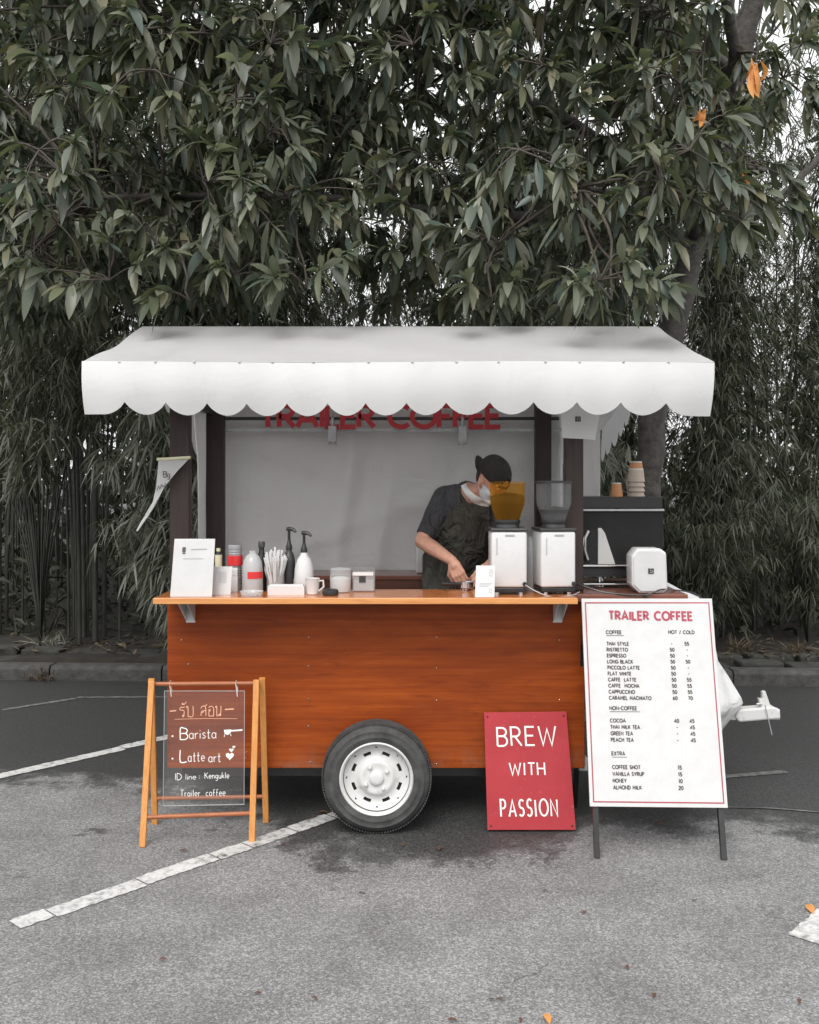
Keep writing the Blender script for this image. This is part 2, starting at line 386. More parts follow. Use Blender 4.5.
M['orange_leaf'] = leafmat('orange_dead_leaf', [(.62, .23, .06), (.70, .32, .10), (.52, .17, .05)], .6, .25)
M['bark'] = stone('grey_bark', (.045, .040, .036), (.15, .138, .128), 14, .8)
M['twig'] = noisy('brown_twig', (.062, .050, .042), .3, 30, .8)
M['culm'] = noisy('dark_bamboo_culm', (.036, .036, .028), .5, 5, .6, stretch=(1, 1, .4))
M['tyre'] = noisy('dusty_black_rubber', (.05, .05, .05), .5, 12, .8, .2)

def clear(name, col, tint=.12, fac=.85, rough=.08, glass=None):
    'thin clear plastic: mostly see-through with a tinted body and a gloss'
    m = mat(name, col, rough); t = NT(m); tp = t.n('ShaderNodeBsdfTransparent')
    tp.inputs[0].default_value = (*[1 - tint * (1 - c) for c in (glass or col)], 1)
    lw = t.n('ShaderNodeLayerWeight'); lw.inputs[0].default_value = .25
    t.add_mix(tp.outputs[0], t.ramp(lw.outputs['Facing'], [(0, fac), (.75, fac * .8), (1, fac * .25)])); return m
M['acrylic'] = clear('clear_acrylic', (.75, .75, .75), .1, .97)
M['clear'] = clear('clear_plastic', (.7, .72, .73), .3, .72)
M['smoke'] = clear('smoky_hopper', (.42, .43, .44), .08, .93, .04)
M['amber'] = clear('amber_hopper', (.72, .37, .04), .42, .96, .04, (.85, .60, .12))
M['milky'] = clear('milky_cups', (.62, .63, .64), .4, .40)
M['beans'] = noisy('coffee_beans', (.028, .013, .007), .6, 90, .4, .8)
M['grey_beans'] = noisy('dark_roast_beans', (.035, .033, .031), .6, 90, .4, .8)

# ------------------------------------------------------------------ stroke lettering
def arc(cx, cy, rx, ry, a0, a1, n=10):
    return [(cx + rx * cos(R(a0 + (a1 - a0) * i / n)), cy + ry * sin(R(a0 + (a1 - a0) * i / n))) for i in range(n + 1)]
G = {  # glyph: (advance width, strokes)
 'A': (.74, [[(0, 0), (.37, 1), (.74, 0)], [(.13, .32), (.61, .32)]]),
 'B': (.56, [[(0, 0), (0, 1), (.28, 1)] + arc(.28, .77, .24, .23, 90, -90) + [(0, .54)], [(.28, .54)] + arc(.3, .27, .26, .27, 90, -90) + [(0, 0)]]),
 'C': (.74, [arc(.44, .5, .44, .5, 48, 312, 18)]),
 'D': (.66, [[(0, 0), (0, 1), (.2, 1)] + arc(.2, .5, .46, .5, 90, -90, 14) + [(0, 0)]]),
 'E': (.50, [[(.5, 1), (0, 1), (0, 0), (.5, 0)], [(0, .52), (.44, .52)]]),
 'F': (.48, [[(.48, 1), (0, 1), (0, 0)], [(0, .5), (.42, .5)]]),
 'G': (.78, [arc(.44, .5, .44, .5, 48, 350, 18) + [(.5, .45)]]),
 'H': (.62, [[(0, 0), (0, 1)], [(.62, 0), (.62, 1)], [(0, .52), (.62, .52)]]),
 'I': (.14, [[(.07, 0), (.07, 1)]]),
 'K': (.58, [[(0, 0), (0, 1)], [(.56, 1), (.02, .48)], [(.16, .6), (.6, 0)]]),
 'L': (.46, [[(0, 1), (0, 0), (.46, 0)]]),
 'M': (.82, [[(0, 0), (.08, 1), (.41, .28), (.74, 1), (.82, 0)]]),
 'N': (.66, [[(0, 0), (0, 1), (.66, 0), (.66, 1)]]),
 'O': (.90, [arc(.45, .5, .45, .5, 90, 450, 24)]),
 'P': (.54, [[(0, 0), (0, 1), (.26, 1)] + arc(.26, .74, .26, .26, 90, -90) + [(0, .48)]]),
 'R': (.58, [[(0, 0), (0, 1), (.26, 1)] + arc(.26, .75, .25, .25, 90, -90) + [(0, .5)], [(.22, .5), (.58, 0)]]),
 'S': (.52, [arc(.27, .74, .23, .26, 35, 250, 10) + arc(.25, .25, .25, .25, 75, -145, 10)]),
 'T': (.60, [[(0, 1), (.6, 1)], [(.3, 1), (.3, 0)]]),
 'U': (.62, [[(0, 1)] + arc(.31, .3, .31, .3, 180, 360, 10) + [(.62, 1)]]),
 'V': (.70, [[(0, 1), (.35, 0), (.7, 1)]]),
 'W': (.98, [[(0, 1), (.24, 0), (.49, .85), (.74, 0), (.98, 1)]]),
 'X': (.6, [[(0, 1), (.6, 0)], [(.6, 1), (0, 0)]]),
 'Y': (.66, [[(0, 1), (.33, .48), (.66, 1)], [(.33, .48), (.33, 0)]]),
 '/': (.36, [[(0, -.1), (.36, 1.1)]]), '-': (.36, [[(0, .45), (.36, .45)]]), ':': (.1, [[(.05, .1), (.05, .22)], [(.05, .5), (.05, .62)]]),
 '0': (.54, [arc(.27, .5, .27, .5, 90, 450, 18)]), '1': (.3, [[(.02, .8), (.2, 1), (.2, 0)]]),
 '2': (.52, [arc(.26, .73, .25, .27, 165, -30, 9) + [(0, 0), (.52, 0)]]),
 '4': (.56, [[(.42, 0), (.42, 1), (0, .28), (.56, .28)]]),
 '5': (.52, [[(.48, 1), (.1, 1), (.06, .58)] + arc(.24, .32, .27, .32, 110, -150, 10)]),
 '6': (.54, [[(.4, 1), (.08, .48)] + arc(.27, .3, .26, .3, 150, 510, 16)]), '7': (.52, [[(0, 1), (.52, 1), (.16, 0)]]),
 # lower case for the marker handwriting
 'a': (.46, [arc(.22, .28, .22, .28, 40, 320, 12), [(.44, .55), (.42, .1), (.5, 0)]]),
 'c': (.40, [arc(.22, .28, .22, .28, 50, 310, 10)]), 'e': (.44, [[(.02, .3), (.42, .32)] + arc(.22, .3, .21, .28, 10, 320, 12)]),
 'f': (.32, [[(.34, .95)] + arc(.2, .8, .1, .16, 60, 180, 5) + [(.1, 0)], [(-.02, .5), (.3, .5)]]),
 'g': (.44, [arc(.2, .3, .2, .26, 40, 330, 12), [(.42, .55), (.42, -.2)] + arc(.22, -.2, .2, .14, 0, -150, 6)]),
 'i': (.1, [[(.05, .56), (.05, 0)], [(.05, .78), (.05, .86)]]), 'k': (.4, [[(0, 0), (.02, 1)], [(.36, .55), (.03, .24)], [(.12, .32), (.4, 0)]]),
 'l': (.1, [[(.05, 1), (.05, 0)]]), 'n': (.4, [[(0, .56), (0, 0)], [(0, .36), (.14, .54), (.3, .52), (.38, .36), (.38, 0)]]),
 'o': (.44, [arc(.22, .28, .22, .28, 90, 450, 14)]), 'r': (.3, [[(0, .56), (.02, 0)], [(.02, .34), (.12, .52), (.3, .54)]]),
 's': (.34, [[(.32, .5), (.18, .58), (.04, .48), (.1, .34), (.26, .26), (.32, .12), (.18, 0), (0, .06)]]),
 't': (.32, [[(.14, .92), (.13, .12), (.2, 0), (.32, .06)], [(-.02, .58), (.32, .6)]]), 'u': (.42, [[(0, .56), (.02, .14), (.16, 0), (.32, .08), (.4, .3)], [(.4, .56), (.42, 0)]]),
 # Thai letters
 'ร': (.5, [arc(.36, .08, .07, .08, 90, 450, 8), [(.42, .1), (.44, .5), (.32, .62), (.1, .64), (.06, .76), (.16, .92), (.34, .88), (.5, .94)]]),
 'ั': (0, [arc(-.34, 1.22, .06, .06, 90, 450, 8) + [(-.22, 1.16), (-.02, 1.42)]]),
 'บ': (.6, [arc(.06, .88, .07, .08, 0, 360, 8) + [(.13, .05), (.16, 0), (.56, 0), (.58, .96)]]),
 'ส': (.64, [arc(.24, .40, .07, .08, 90, 450, 8), [(.14, .42), (.08, .2), (.1, 0)], [(.3, .42), (.44, .52), (.58, .46)], [(.06, .72), (.2, .92), (.4, .94), (.56, .78), (.6, 0)], [(.48, .9), (.7, 1.12)]]),
 'อ': (.6, [arc(.15, .56, .07, .08, 90, 450, 8), [(.09, .54), (.08, .04), (.14, 0), (.52, 0), (.58, .1), (.58, .72), (.44, .92), (.22, .94), (.06, .82)]]),
 'น': (.66, [arc(.06, .88, .07, .08, 0, 360, 8) + [(.13, 0), (.42, .22)], arc(.46, .08, .07, .08, 90, 450, 8), [(.52, .1), (.56, .96)]]),
 ' ': (.34, []),
}
def smooth_line(p, k=4):
    q = []
    for i in range(len(p) - 1):
        a, b, c, d = (V(p[max(0, i - 1)]), V(p[i]), V(p[i + 1]), V(p[min(len(p) - 1, i + 2)]))
        for j in range(k):
            t = j / k
            q.append(tuple(.5 * ((2 * b) + (c - a) * t + (2 * a - 5 * b + 4 * c - d) * t * t + (3 * b - a - 3 * c + d) * t ** 3)))
    q.append(tuple(p[-1])); return q
class Pen:
    'draws strokes on a plane: origin, two unit vectors and a normal'
    def __init__(s, o, ux, uy, n, lift=.0012): s.o, s.ux, s.uy, s.n = V(o), V(ux).normalized(), V(uy).normalized(), V(n).normalized(); s.lift = lift; s.mb = MB(); s.k = 0
    def stroke(s, pts, w):
        pts = [V(p).to_2d() for p in pts]; m = len(pts); s.k += 1; z = s.lift + (s.k % 5) * .00012; vs = []
        closed = (pts[0] - pts[-1]).length < 1e-6 and m > 3
        for i, p in enumerate(pts):
            a = pts[i - 1] if i else (pts[-2] if closed else p); b = pts[i + 1] if i < m - 1 else (pts[1] if closed else p)
            d1 = (p - a).normalized() if (p - a).length > 1e-9 else (b - p).normalized()
            d2 = (b - p).normalized() if (b - p).length > 1e-9 else d1
            n1, n2 = V((-d1.y, d1.x)), V((-d2.y, d2.x)); nn = n1 + n2
            nn = n1 if nn.length < .3 else nn.normalized(); k = min(2.0, 1 / max(.35, nn.dot(n1)))
            for sg in (1, -1):
                q = p + nn * (sg * w / 2 * k); vs.append(s.o + s.ux * q.x + s.uy * q.y + s.n * z)
        s.mb.add(vs, [(2 * i, 2 * i + 1, 2 * i + 3, 2 * i + 2) for i in range(m - 1)])
    def blob(s, pts):
        s.k += 1; z = s.lift + (s.k % 5) * .00012
        s.mb.add([s.o + s.ux * x + s.uy * y + s.n * z for x, y in pts], [tuple(range(len(pts)))])
    def width(s, txt, h, sp=.2, sx=1): return sum((G[c][0] * sx + (sp if G[c][0] else 0)) for c in txt) * h - sp * h
    def text(s, txt, u, v, h, w, sp=.2, align='l', fit=None, smooth=False, jit=0, sx=1):
        if fit: sx = sx * (fit - sp * h * (len(txt) - 1)) / (s.width(txt, h, 0, sx))
        L = s.width(txt, h, sp, sx)
        if align == 'c': u -= L / 2
        if align == 'r': u -= L
        for c in txt:
            adv, st = G[c]; dy = random.uniform(-jit, jit) * h; ro = random.uniform(-jit, jit) * .6; hs_ = 1 + random.uniform(-jit, jit)
            for line in st:
                q = [(u + (x * sx - y * ro) * h, v + dy + y * h * hs_) for x, y in line]
                if smooth and len(q) > 2: q = smooth_line(q, 3)
                s.stroke(q, w)
            u += (adv * sx + (sp if adv else 0)) * h
        return L
    def line(s, a, b, w): s.stroke([a, b], w)
    def build(s, name, m, parent): return s.mb.build(name, m, parent)

# ------------------------------------------------------------------ the setting: ground, lines, kerb, soil
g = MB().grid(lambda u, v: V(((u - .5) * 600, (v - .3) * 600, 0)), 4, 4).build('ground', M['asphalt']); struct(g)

def road_line(name, a, b, w, m, seed, segs=0, z=.004, label=None):
    rnd = random.Random(seed); a, b = V((*a, 0)), V((*b, 0)); t = (b - a).normalized(); s = V((-t.y, t.x, 0)); L = (b - a).length; mb = MB()
    cuts = [0]
    while segs and cuts[-1] < L: cuts.append(cuts[-1] + rnd.uniform(.35, 1.8) * segs)
    if not segs: cuts = [0, L]
    for i in range(len(cuts) - 1):
        l0, l1 = cuts[i] + (.004 if i else 0), min(L, cuts[i + 1] - .003)
        if l1 <= l0: continue
        n = max(3, int((l1 - l0) / .02)); vs = []
        off = rnd.uniform(-.010, .010)
        for k in range(n + 1):
            e = .004 if k in (0, n) else 0; q = a + t * (l0 + (l1 - l0) * k / n)
            vs += [q + s * (w / 2 + off - e + rnd.uniform(-.006, .004)) + V((0, 0, z)), q + s * (-w / 2 + off + e + rnd.uniform(-.004, .006)) + V((0, 0, z))]
        mb.add(vs, [(2 * k, 2 * k + 1, 2 * k + 3, 2 * k + 2) for k in range(n)])
    o = mb.build(name, m); return struct(o)
road_line('parking_line', (-1.575, 3.935), (-.30, 5.32), .105, M['paint'], 1, .27)
road_line('parking_line', (-2.95, 5.38), (-1.40, 7.10), .10, M['paint'], 2, .9)
road_line('parking_line', (1.535, 3.80), (2.6, 4.94), .15, M['paint'], 3, .5)
road_line('faded_line', (-3.15, 7.62), (-2.72, 8.02), .06, M['paint_old'], 4)
road_line('faded_line', (-2.72, 8.05), (-1.6, 8.08), .045, M['paint_old'], 5)
road_line('faded_line', (1.75, 5.86), (2.3, 6.0), .06, M['paint_old'], 6)

def kerb_pt(u, d, z):    # u along the kerb, d behind its face
    return V((u + d * .04, 8.62 - u * .042 + d, z))
mb = MB(); u = -16
while u < 16:
    L = random.uniform(.95, 1.05); z = .13 + random.uniform(-.008, .008); j = random.uniform(-.012, .012)
    a, b = u + .006, u + L - .006
    prof = [(0 + j, -.05), (0 + j, z - .03), (.03 + j, z), (.17, z), (.17, -.05)]
    mb.prism([kerb_pt(a, d, zz) for d, zz in prof], kerb_pt(b, 0, 0) - kerb_pt(a, 0, 0)); u += L
struct(mb.build('kerb', M['kerb'], smooth=False, bevel=.008))
mb = MB(); u = -16
while u < 16:
    for row in range(2):
        uu = u + row * .17
        L = .42 + random.uniform(-.04, .04); d0 = .20 + row * .26
        p = [kerb_pt(uu + random.uniform(0, .03), d0 + random.uniform(0, .02), 0), kerb_pt(uu + L, d0 + random.uniform(0, .02), 0),
             kerb_pt(uu + L - random.uniform(0, .03), d0 + .23, 0), kerb_pt(uu + random.uniform(0, .03), d0 + .23, 0)]
        zz = .15 + row * .035 + random.uniform(-.02, .03)
        mb.prism(p, (0, 0, zz))
    u += .45
struct(mb.build('edging_stones', M['slab'], bevel=.018))
def soil_z(x, y): return .14 + .05 * sin(x * 1.7 + y) * sin(y * 1.3) + .03 * sin(x * 4.1) * cos(y * 3.2)
def soil(u_, v_):
    x = (u_ - .5) * 60; d = .19 + .55 * 0 + v_ ** 2 * 40; p = kerb_pt(x, d, 0); p.z = (.10 if v_ < .001 else soil_z(p.x, p.y)); return p
struct(MB().grid(soil, 160, 60).build('soil', M['soil'], smooth=True, angle=180))

# ------------------------------------------------------------------ leaves (vectorised)
def unit(a): return a / np.maximum(1e-9, np.linalg.norm(a, axis=1, keepdims=True))
def leaves(base, d, up, L, W, droop, rows, fold=.25, curl=0):
    'N leaves: rows = (t, width) along the blade; returns verts and quads'
    d = unit(d); side = unit(np.cross(d, up)); nrm = np.cross(side, d); N = len(base); out = []
    for t, wd in rows:
        c = base + d * (L * t)[:, None]
        c[:, 2] -= droop * L * t * t
        c = c + nrm * (curl * L * np.sin(np.pi * t))[:, None] if not np.isscalar(curl) else c
        hw = (W * wd / 2)[:, None]; lift = nrm * hw * fold
        out += [c - side * hw + lift, c, c + side * hw + lift]
    v = np.stack(out, 1); k = len(rows); q = []
    for i in range(k - 1):
        q += [(3 * i, 3 * i + 1, 3 * i + 4, 3 * i + 3), (3 * i + 1, 3 * i + 2, 3 * i + 5, 3 * i + 4)]
    q = np.array(q); qq = (q[None] + (np.arange(N) * 3 * k)[:, None, None]).reshape(-1, 4)
    return v.reshape(-1, 3), qq
BROAD = [(0, .06), (.15, .5), (.42, .98), (.66, .95), (.87, .52), (1, .03)]
BLADE = [(0, .15), (.3, 1), (.7, .7), (1, .03)]
def rvec(n): return unit(RNG.normal(size=(n, 3)))
def merge(parts):
    vs, qs, n = [], [], 0
    for v, q in parts: vs.append(v); qs.append(q + n); n += len(v)
    return np.concatenate(vs), np.concatenate(qs)

# ------------------------------------------------------------------ the broad-leaved tree whose canopy hangs over the trailer
tree = thing('broadleaf_tree', 'large broad-leaved tree with grey leaning trunk whose leafy canopy hangs over the white awning', 'tree', (1.86, 7.9, 0))
def limb(pts, r0, r1, n=10, sub=6, wob=.03):
    q = smooth_line(pts, sub); m = len(q)
    q = [V(p) + V((random.gauss(0, wob), random.gauss(0, wob), 0)) * (0 if i in (0, m - 1) else 1) * .4 for i, p in enumerate(q)]
    return q, [r0 + (r1 - r0) * i / (m - 1) for i in range(m)]
tb = MB()
trunk_pts = [(1.80, 7.9, -.05), (1.86, 7.9, .9), (1.90, 7.9, 1.8), (2.08, 7.9, 2.9), (2.30, 7.88, 3.7), (2.45, 7.85, 4.4), (2.72, 7.8, 5.6), (2.95, 7.7, 7.0)]
q, r = limb(trunk_pts, .125, .075, sub=5); r[0] *= 1.5; r[1] *= 1.3; r[2] *= 1.12; tb.tube(q, r, 14)
LIMBS = [
    [(2.32, 7.88, 3.75), (1.7, 7.3, 4.1), (.7, 6.7, 4.4), (-.4, 6.3, 4.6), (-1.5, 6.1, 4.5)],
    [(2.28, 7.88, 3.65), (1.6, 7.2, 3.7), (.5, 6.6, 3.55), (-.7, 6.3, 3.6), (-1.9, 6.0, 3.5)],
    [(2.3, 7.88, 3.7), (1.9, 7.0, 4.4), (1.3, 6.2, 4.7), (.6, 5.7, 4.8)],
    [(2.30, 7.88, 3.72), (2.0, 7.0, 3.8), (1.5, 6.3, 3.6), (1.0, 5.8, 3.5)],
    [(2.45, 7.85, 4.4), (2.3, 7.0, 5.0), (1.6, 6.4, 5.5), (.2, 6.3, 5.8), (-1.4, 6.4, 5.6)],
    [(2.33, 7.88, 3.8), (2.4, 7.2, 4.0), (2.3, 6.6, 3.85), (2.2, 6.1, 3.7)],
    [(2.35, 7.9, 3.9), (2.9, 8.1, 4.0), (3.35, 8.2, 4.4), (3.7, 8.2, 4.9)],
    [(2.6, 7.82, 5.0), (1.2, 7.4, 5.6), (-.6, 7.3, 5.9), (-2.4, 7.2, 5.6)],
]
LP = []
for i, L in enumerate(LIMBS):
    q, r = limb(L, .055 if i not in (6,) else .06, .014, sub=5); tb.tube(q, r, 8); LP += q[3:]
tb.build('trunk', M['bark'], tree, smooth=True, angle=180)
LPn = np.array([tuple(p) for p in LP])
# cluster centres inside the canopy as the photograph shows it; each has its branch and its sprays of leaves
def canopy_ok(px, py):
    if abs(px - (690 + (260 - py) * .19)) < (52 if py > 200 else 34) and (py > 215 or py < 45): return False      # the trunk stays in view
    if px > 700: return py < 250 and random.random() < (.28 if px > 745 else .6)
    if py > 322: return False
    if 285 < px < 390 and py > 235: return random.random() < .08
    if py > 285: return random.random() < .65
    if 30 < px < 215 and 30 < py < 125: return random.random() < .7
    return True
centres = []
while len(centres) < 370:
    px, py, Y = random.uniform(-60, 800), random.uniform(-150, 330), random.uniform(5.55, 8.3)
    if Y < 5.5 and py > 300 and not (560 < px < 660 or 100 < px < 200): continue
    if not canopy_ok(px, py): continue
    c = P(px, py, Y)
    if c.z < 2.62 + (.15 if Y > 5.6 else 0): continue
    if any((c - k).length < .25 for k in centres): continue
    centres.append(c)
# a few the photograph shows clearly: the hanging sprays over the roof and at the upper left
for px, py, Y in ((612, 300, 5.15), (625, 285, 5.2), (600, 280, 5.2), (190, 300, 5.5), (110, 280, 5.5), (240, 205, 5.4), (150, 70, 5.3), (40, 150, 5.3), (520, 150, 5.3), (690, 150, 5.4), (660, 180, 5.3)):
    centres.append(P(px, py, Y))
br = MB(); lb, ld, lu, lL, lW = [], [], [], [], []
def spray(p, axis, n, scale=1.0):
    axis = axis.normalized(); x = axis.cross(V((0, 0, 1)) if abs(axis.z) < .9 else V((1, 0, 0))).normalized(); y = axis.cross(x)
    for k in range(n):
        a = k * 2.4 + random.uniform(-.4, .4); rad = x * cos(a) + y * sin(a)
        d = axis * random.uniform(.3, 1.0) + rad * random.uniform(.4, 1.2) + V((0, 0, -random.uniform(-.35, .8)))
        lb.append(p + axis * (.09 * random.random() - .06)); ld.append(d.normalized())
        lu.append((V((random.gauss(0, .35), random.gauss(-.25, .35), 1)) + rad * .5)); L = random.choice((.075, .10, .12, .14, .155, .185)) * random.uniform(.85, 1.12) * scale
        lL.append(L); lW.append(L * random.uniform(.24, .40))
for ci, c in enumerate(centres):
    i = int(np.argmin(((LPn - np.array(c)) ** 2).sum(1))); a = V(LPn[i]); mid = (a + c) / 2 + V((random.gauss(0, .08), random.gauss(0, .08), random.uniform(0, .12)))
    q, r = limb([a, mid, c], .013, .006, sub=5, wob=.02); br.tube(q, r, 5)
    for k in range(random.randint(6, 9)):
        v = V(rvec(1)[0]); v.z = v.z * .75 - .1; e = c + v * random.uniform(.12, .42)
        if e.y < 5.0: e.y = 5.0 + random.random() * .1
        if -1.8 < e.x < 1.7 and e.y < 7.6 and e.z < 2.70 - .0 - max(0, 5.77 - e.y) * .315 + .20: continue
        m = (c + e) / 2 + V((0, 0, random.uniform(.0, .07))); br.tube(smooth_line([c, m, e], 3), [.006, .0055, .005, .0045, .004, .0035, .003], 4, False)
        spray(e, (e - m), random.randint(9, 16))
br.build('branch', M['twig'], tree, smooth=True, angle=180)
v, q = leaves(np.array([tuple(p) for p in lb]), np.array([tuple(p) for p in ld]), np.array([tuple(p) for p in lu]), np.array(lL), np.array(lW),
              RNG.uniform(.05, .55, len(lb)), BROAD, .30, RNG.uniform(-.08, .12, len(lb)))
np_mesh('crown', v, q, M['leaf'], tree)
# the dead orange leaves caught in its twigs at the right
for nm, (px, py, Y, n, L, lab) in enumerate([(756, 62, 5.6, 7, .15, 'largest hanging clump of orange dead leaves in the twigs at upper right'),
                                             (703, 108, 5.5, 3, .10, 'small orange dead leaves among green ones, left of the larger orange clump'),
                                             (739, 180, 5.5, 2, .08, 'lowest small orange dead leaf pair among green leaves at the upper right')]):
    c = P(px, py, Y); t = thing('dead_leaf_clump', lab, 'dead leaves', c, 'orange dead leaves caught in the tree')
    b = np.array([tuple(c + V((random.gauss(0, .018), random.gauss(0, .02), random.gauss(0, .02)))) for _ in range(n)])
    d = np.array([(random.gauss(0, .25), random.gauss(0, .25), -1) for _ in range(n)]); 
    v, q = leaves(b, d, rvec(n), np.full(n, L) * RNG.uniform(.7, 1.1, n), np.full(n, L * .36), RNG.uniform(-.1, .3, n), BROAD, .8, RNG.uniform(-.3, .3, n))
    k_ = len(v) // n; [np_mesh('leaf', v[i * k_:(i + 1) * k_], q[i * len(q) // n:(i + 1) * len(q) // n] - i * k_, M['orange_leaf'], t) for i in range(n)]; MB().tube([c + V((0, 0, .16)), c + V((.015, 0, .06)), c], .003, 5).build('stem', M['twig'], t)

# ------------------------------------------------------------------ bamboo
def fans(pts, out, L0, L1, mt, per=6, droop=.5, wr=.10):
    'drooping fans of thin leaves at pts; out = direction each fan leans to'
    N = len(pts); b = np.repeat(pts, per, 0); o = np.repeat(out, per, 0)
    a = (np.tile(np.arange(per), N) / (per - 1) - .5)[:, None] * RNG.uniform(1.4, 2.8, (N * per, 1))
    side = unit(np.cross(o, np.tile([0, 0, 1.0], (N * per, 1))) + RNG.normal(size=(N * per, 3)) * .25)
    d = o * np.cos(a) * .8 + side * np.sin(a) + RNG.normal(size=(N * per, 3)) * .22; d[:, 2] -= RNG.uniform(-.15, .9, N * per)
    up = np.tile([0, 0, 1.0], (N * per, 1)) + RNG.normal(size=(N * per, 3)) * .4
    L = RNG.uniform(L0, L1, N * per); return leaves(b + RNG.normal(size=b.shape) * .02, d, up, L, L * wr, RNG.uniform(.1, droop, N * per), BLADE, .2)
def make_bamboo(label, ncul, H, leaf_lo, nf, spread, thin_top=.5, loc=(0, 0, 0), leafm='bamboo_leaf', L=(.12, .22), culm_r=.028):
    t = thing('bamboo_clump', label, 'bamboo', loc, 'bamboo clumps behind the kerb'); loc = V(loc); P_, O_ = [], []
    for k in range(ncul):
        a = random.uniform(0, 2 * pi); r0 = random.uniform(.05, .38); b = V((cos(a) * r0, sin(a) * r0, -.05)); lean = random.uniform(.2, .9) * spread; h = H * random.uniform(.75, 1.05)
        a2 = a + random.gauss(0, .6); pts = []
        for i in range(11):
            s = i / 10; pts.append(loc + b + V((cos(a2) * lean * s ** 2.2, sin(a2) * lean * s ** 2.2, h * (s - .06 * s ** 3))))
        cr = culm_r * random.uniform(.45, 1.1)
        fine, fr_ = [], []
        for i in range(10):
            for f_, k_ in ((0, 1.18), (.06, .97), (.45, 1), (.5, 1.18), (.56, .97), (.94, 1)):
                fine.append(pts[i].lerp(pts[i + 1], f_)); fr_.append(cr * (1 - .75 * (i + f_) / 10) * k_)      # swollen joints
        MB().tube(fine, fr_, 6).build('culm', M['culm'], t, smooth=True, angle=180)
        for i in range(nf // ncul):
            s = random.random() ** .8; z = leaf_lo + (h - leaf_lo) * s
            if s > .55 and random.random() < thin_top * (s - .55) * 2: continue
            f = min(.999, z / (h * .95)) * 10; j = min(9, int(f)); c = pts[j].lerp(pts[j + 1], f - j)
            aa = random.uniform(0, 2 * pi); o = V((cos(aa), sin(aa), 0)); rr = abs(random.gauss(0, .34)) * spread + .05
            P_.append(tuple(c + o * rr + V((0, 0, -.25 * rr)))); O_.append((o.x, o.y, -.3))
    v, q = fans(np.array(P_), np.array(O_), L[0], L[1], None)
    np_mesh('foliage', v, q, M[leafm], t); return t
LAB_B = 'tall dark bamboo clump with bare lower stems in the thicket behind the kerb'
LAB_R = 'tall dark bamboo clump leafy almost to the ground in the thicket behind the kerb'
protoA = [make_bamboo(LAB_B, 11, 8.2, 2.3, 2000, 1.05, .55, (-3.4, 10.4, .1)), make_bamboo(LAB_B, 10, 7.4, 2.1, 1900, 1.2, .6, (-2.25, 11.0, .1))]
protoB = [make_bamboo(LAB_R, 8, 8.0, .3, 2700, 1.0, .80, (3.1, 10.5, .1), L=(.10, .18)), make_bamboo(LAB_R, 8, 7.2, .4, 2300, 1.15, .95, (4.15, 11.2, .1), L=(.10, .18))]
for i, (x, y) in enumerate([(-4.6, 10.8), (-2.0, 12.0), (-4.0, 12.2), (-2.9, 12.7), (-1.7, 13.0), (-5.4, 12.6), (-3.4, 14.4), (-1.0, 15.0), (-5.6, 14.8), (.6, 14.6)]):
    dup(protoA[i % 2], (x, y, .1), random.uniform(0, 6.28))
for i, (x, y) in enumerate([(.9, 11.4), (2.0, 11.2), (1.4, 12.9), (2.7, 12.6), (3.9, 13.0), (5.1, 12.9), (5.3, 11.4), (3.0, 14.8), (1.9, 15.0)]):
    dup(protoB[i % 2], (x, y, .1), random.uniform(0, 6.28))
# the paler young bamboo bushes at the left, in front of the thicket
def bush(name, label, loc, nst, H, spread, nf, pale, L=(.14, .25), droop_arch=.5, cat='bamboo', f0=1.6):
    t = thing(name, label, cat, loc); loc = V(loc); P_, O_ = [], []; st = MB()
    for k in range(nst):
        a = random.uniform(0, 2 * pi); h = H * random.uniform(.5, 1); ln = spread * random.uniform(.3, 1); pts = []
        for i in range(9):
            s = i / 8; pts.append(loc + V((cos(a) * ln * s ** 1.4, sin(a) * ln * s ** 1.4, h * (s * (1 + droop_arch) - droop_arch * s ** 2.4))))
        st.tube(pts, [.009 * (1 - .8 * i / 8) + .001 for i in range(9)], 4)
        for i in range(nf // nst):
            f = random.uniform(f0, 7.99); j = int(f); c = pts[j].lerp(pts[j + 1], f - j); aa = random.uniform(0, 2 * pi); o = V((cos(aa), sin(aa), 0)); rr = abs(random.gauss(0, .13))
            P_.append(tuple(c + o * rr)); O_.append((o.x, o.y, -.4))
    st.build('stem', M['culm'], t, smooth=True, angle=180); v, q = fans(np.array(P_), np.array(O_), L[0], L[1], None, 6, .7)
    np_mesh('foliage', v, q, M[pale], t); return t
bush('bamboo_bush', 'pale bamboo with drooping silvery leaves hanging beside the left awning end', (-2.30, 9.35, .15), 26, 3.3, .75, 520, 'bamboo_pale', (.15, .26), .75)
bush('bamboo_bush', 'low green bamboo bush left of the wooden trailer behind the kerb', (-2.15, 9.30, .15), 24, 1.5, .75, 420, 'bamboo_pale', (.14, .24), .5)
bush('bamboo_bush', 'mid-green bamboo bush arching from behind under the upper left canopy', (-3.6, 9.6, .15), 22, 3.9, .9, 520, 'bamboo_lit', (.14, .24), .35, f0=5.2)
bush('bamboo_bush', 'silvery bamboo sprays seen between the awning and the tree trunk', (1.75, 9.7, .15), 18, 2.7, .5, 400, 'bamboo_pale', (.14, .24), .6)
bush('bamboo_bush', 'dark bamboo bush low behind the kerb at the right', (2.9, 9.7, .15), 22, 1.7, .9, 520, 'bamboo_leaf', (.08, .15), .5)
bush('bamboo_bush', 'dark bamboo bush at the right edge behind the kerb', (4.0, 9.9, .15), 22, 2.1, .9, 560, 'bamboo_leaf', (.08, .15), .5)
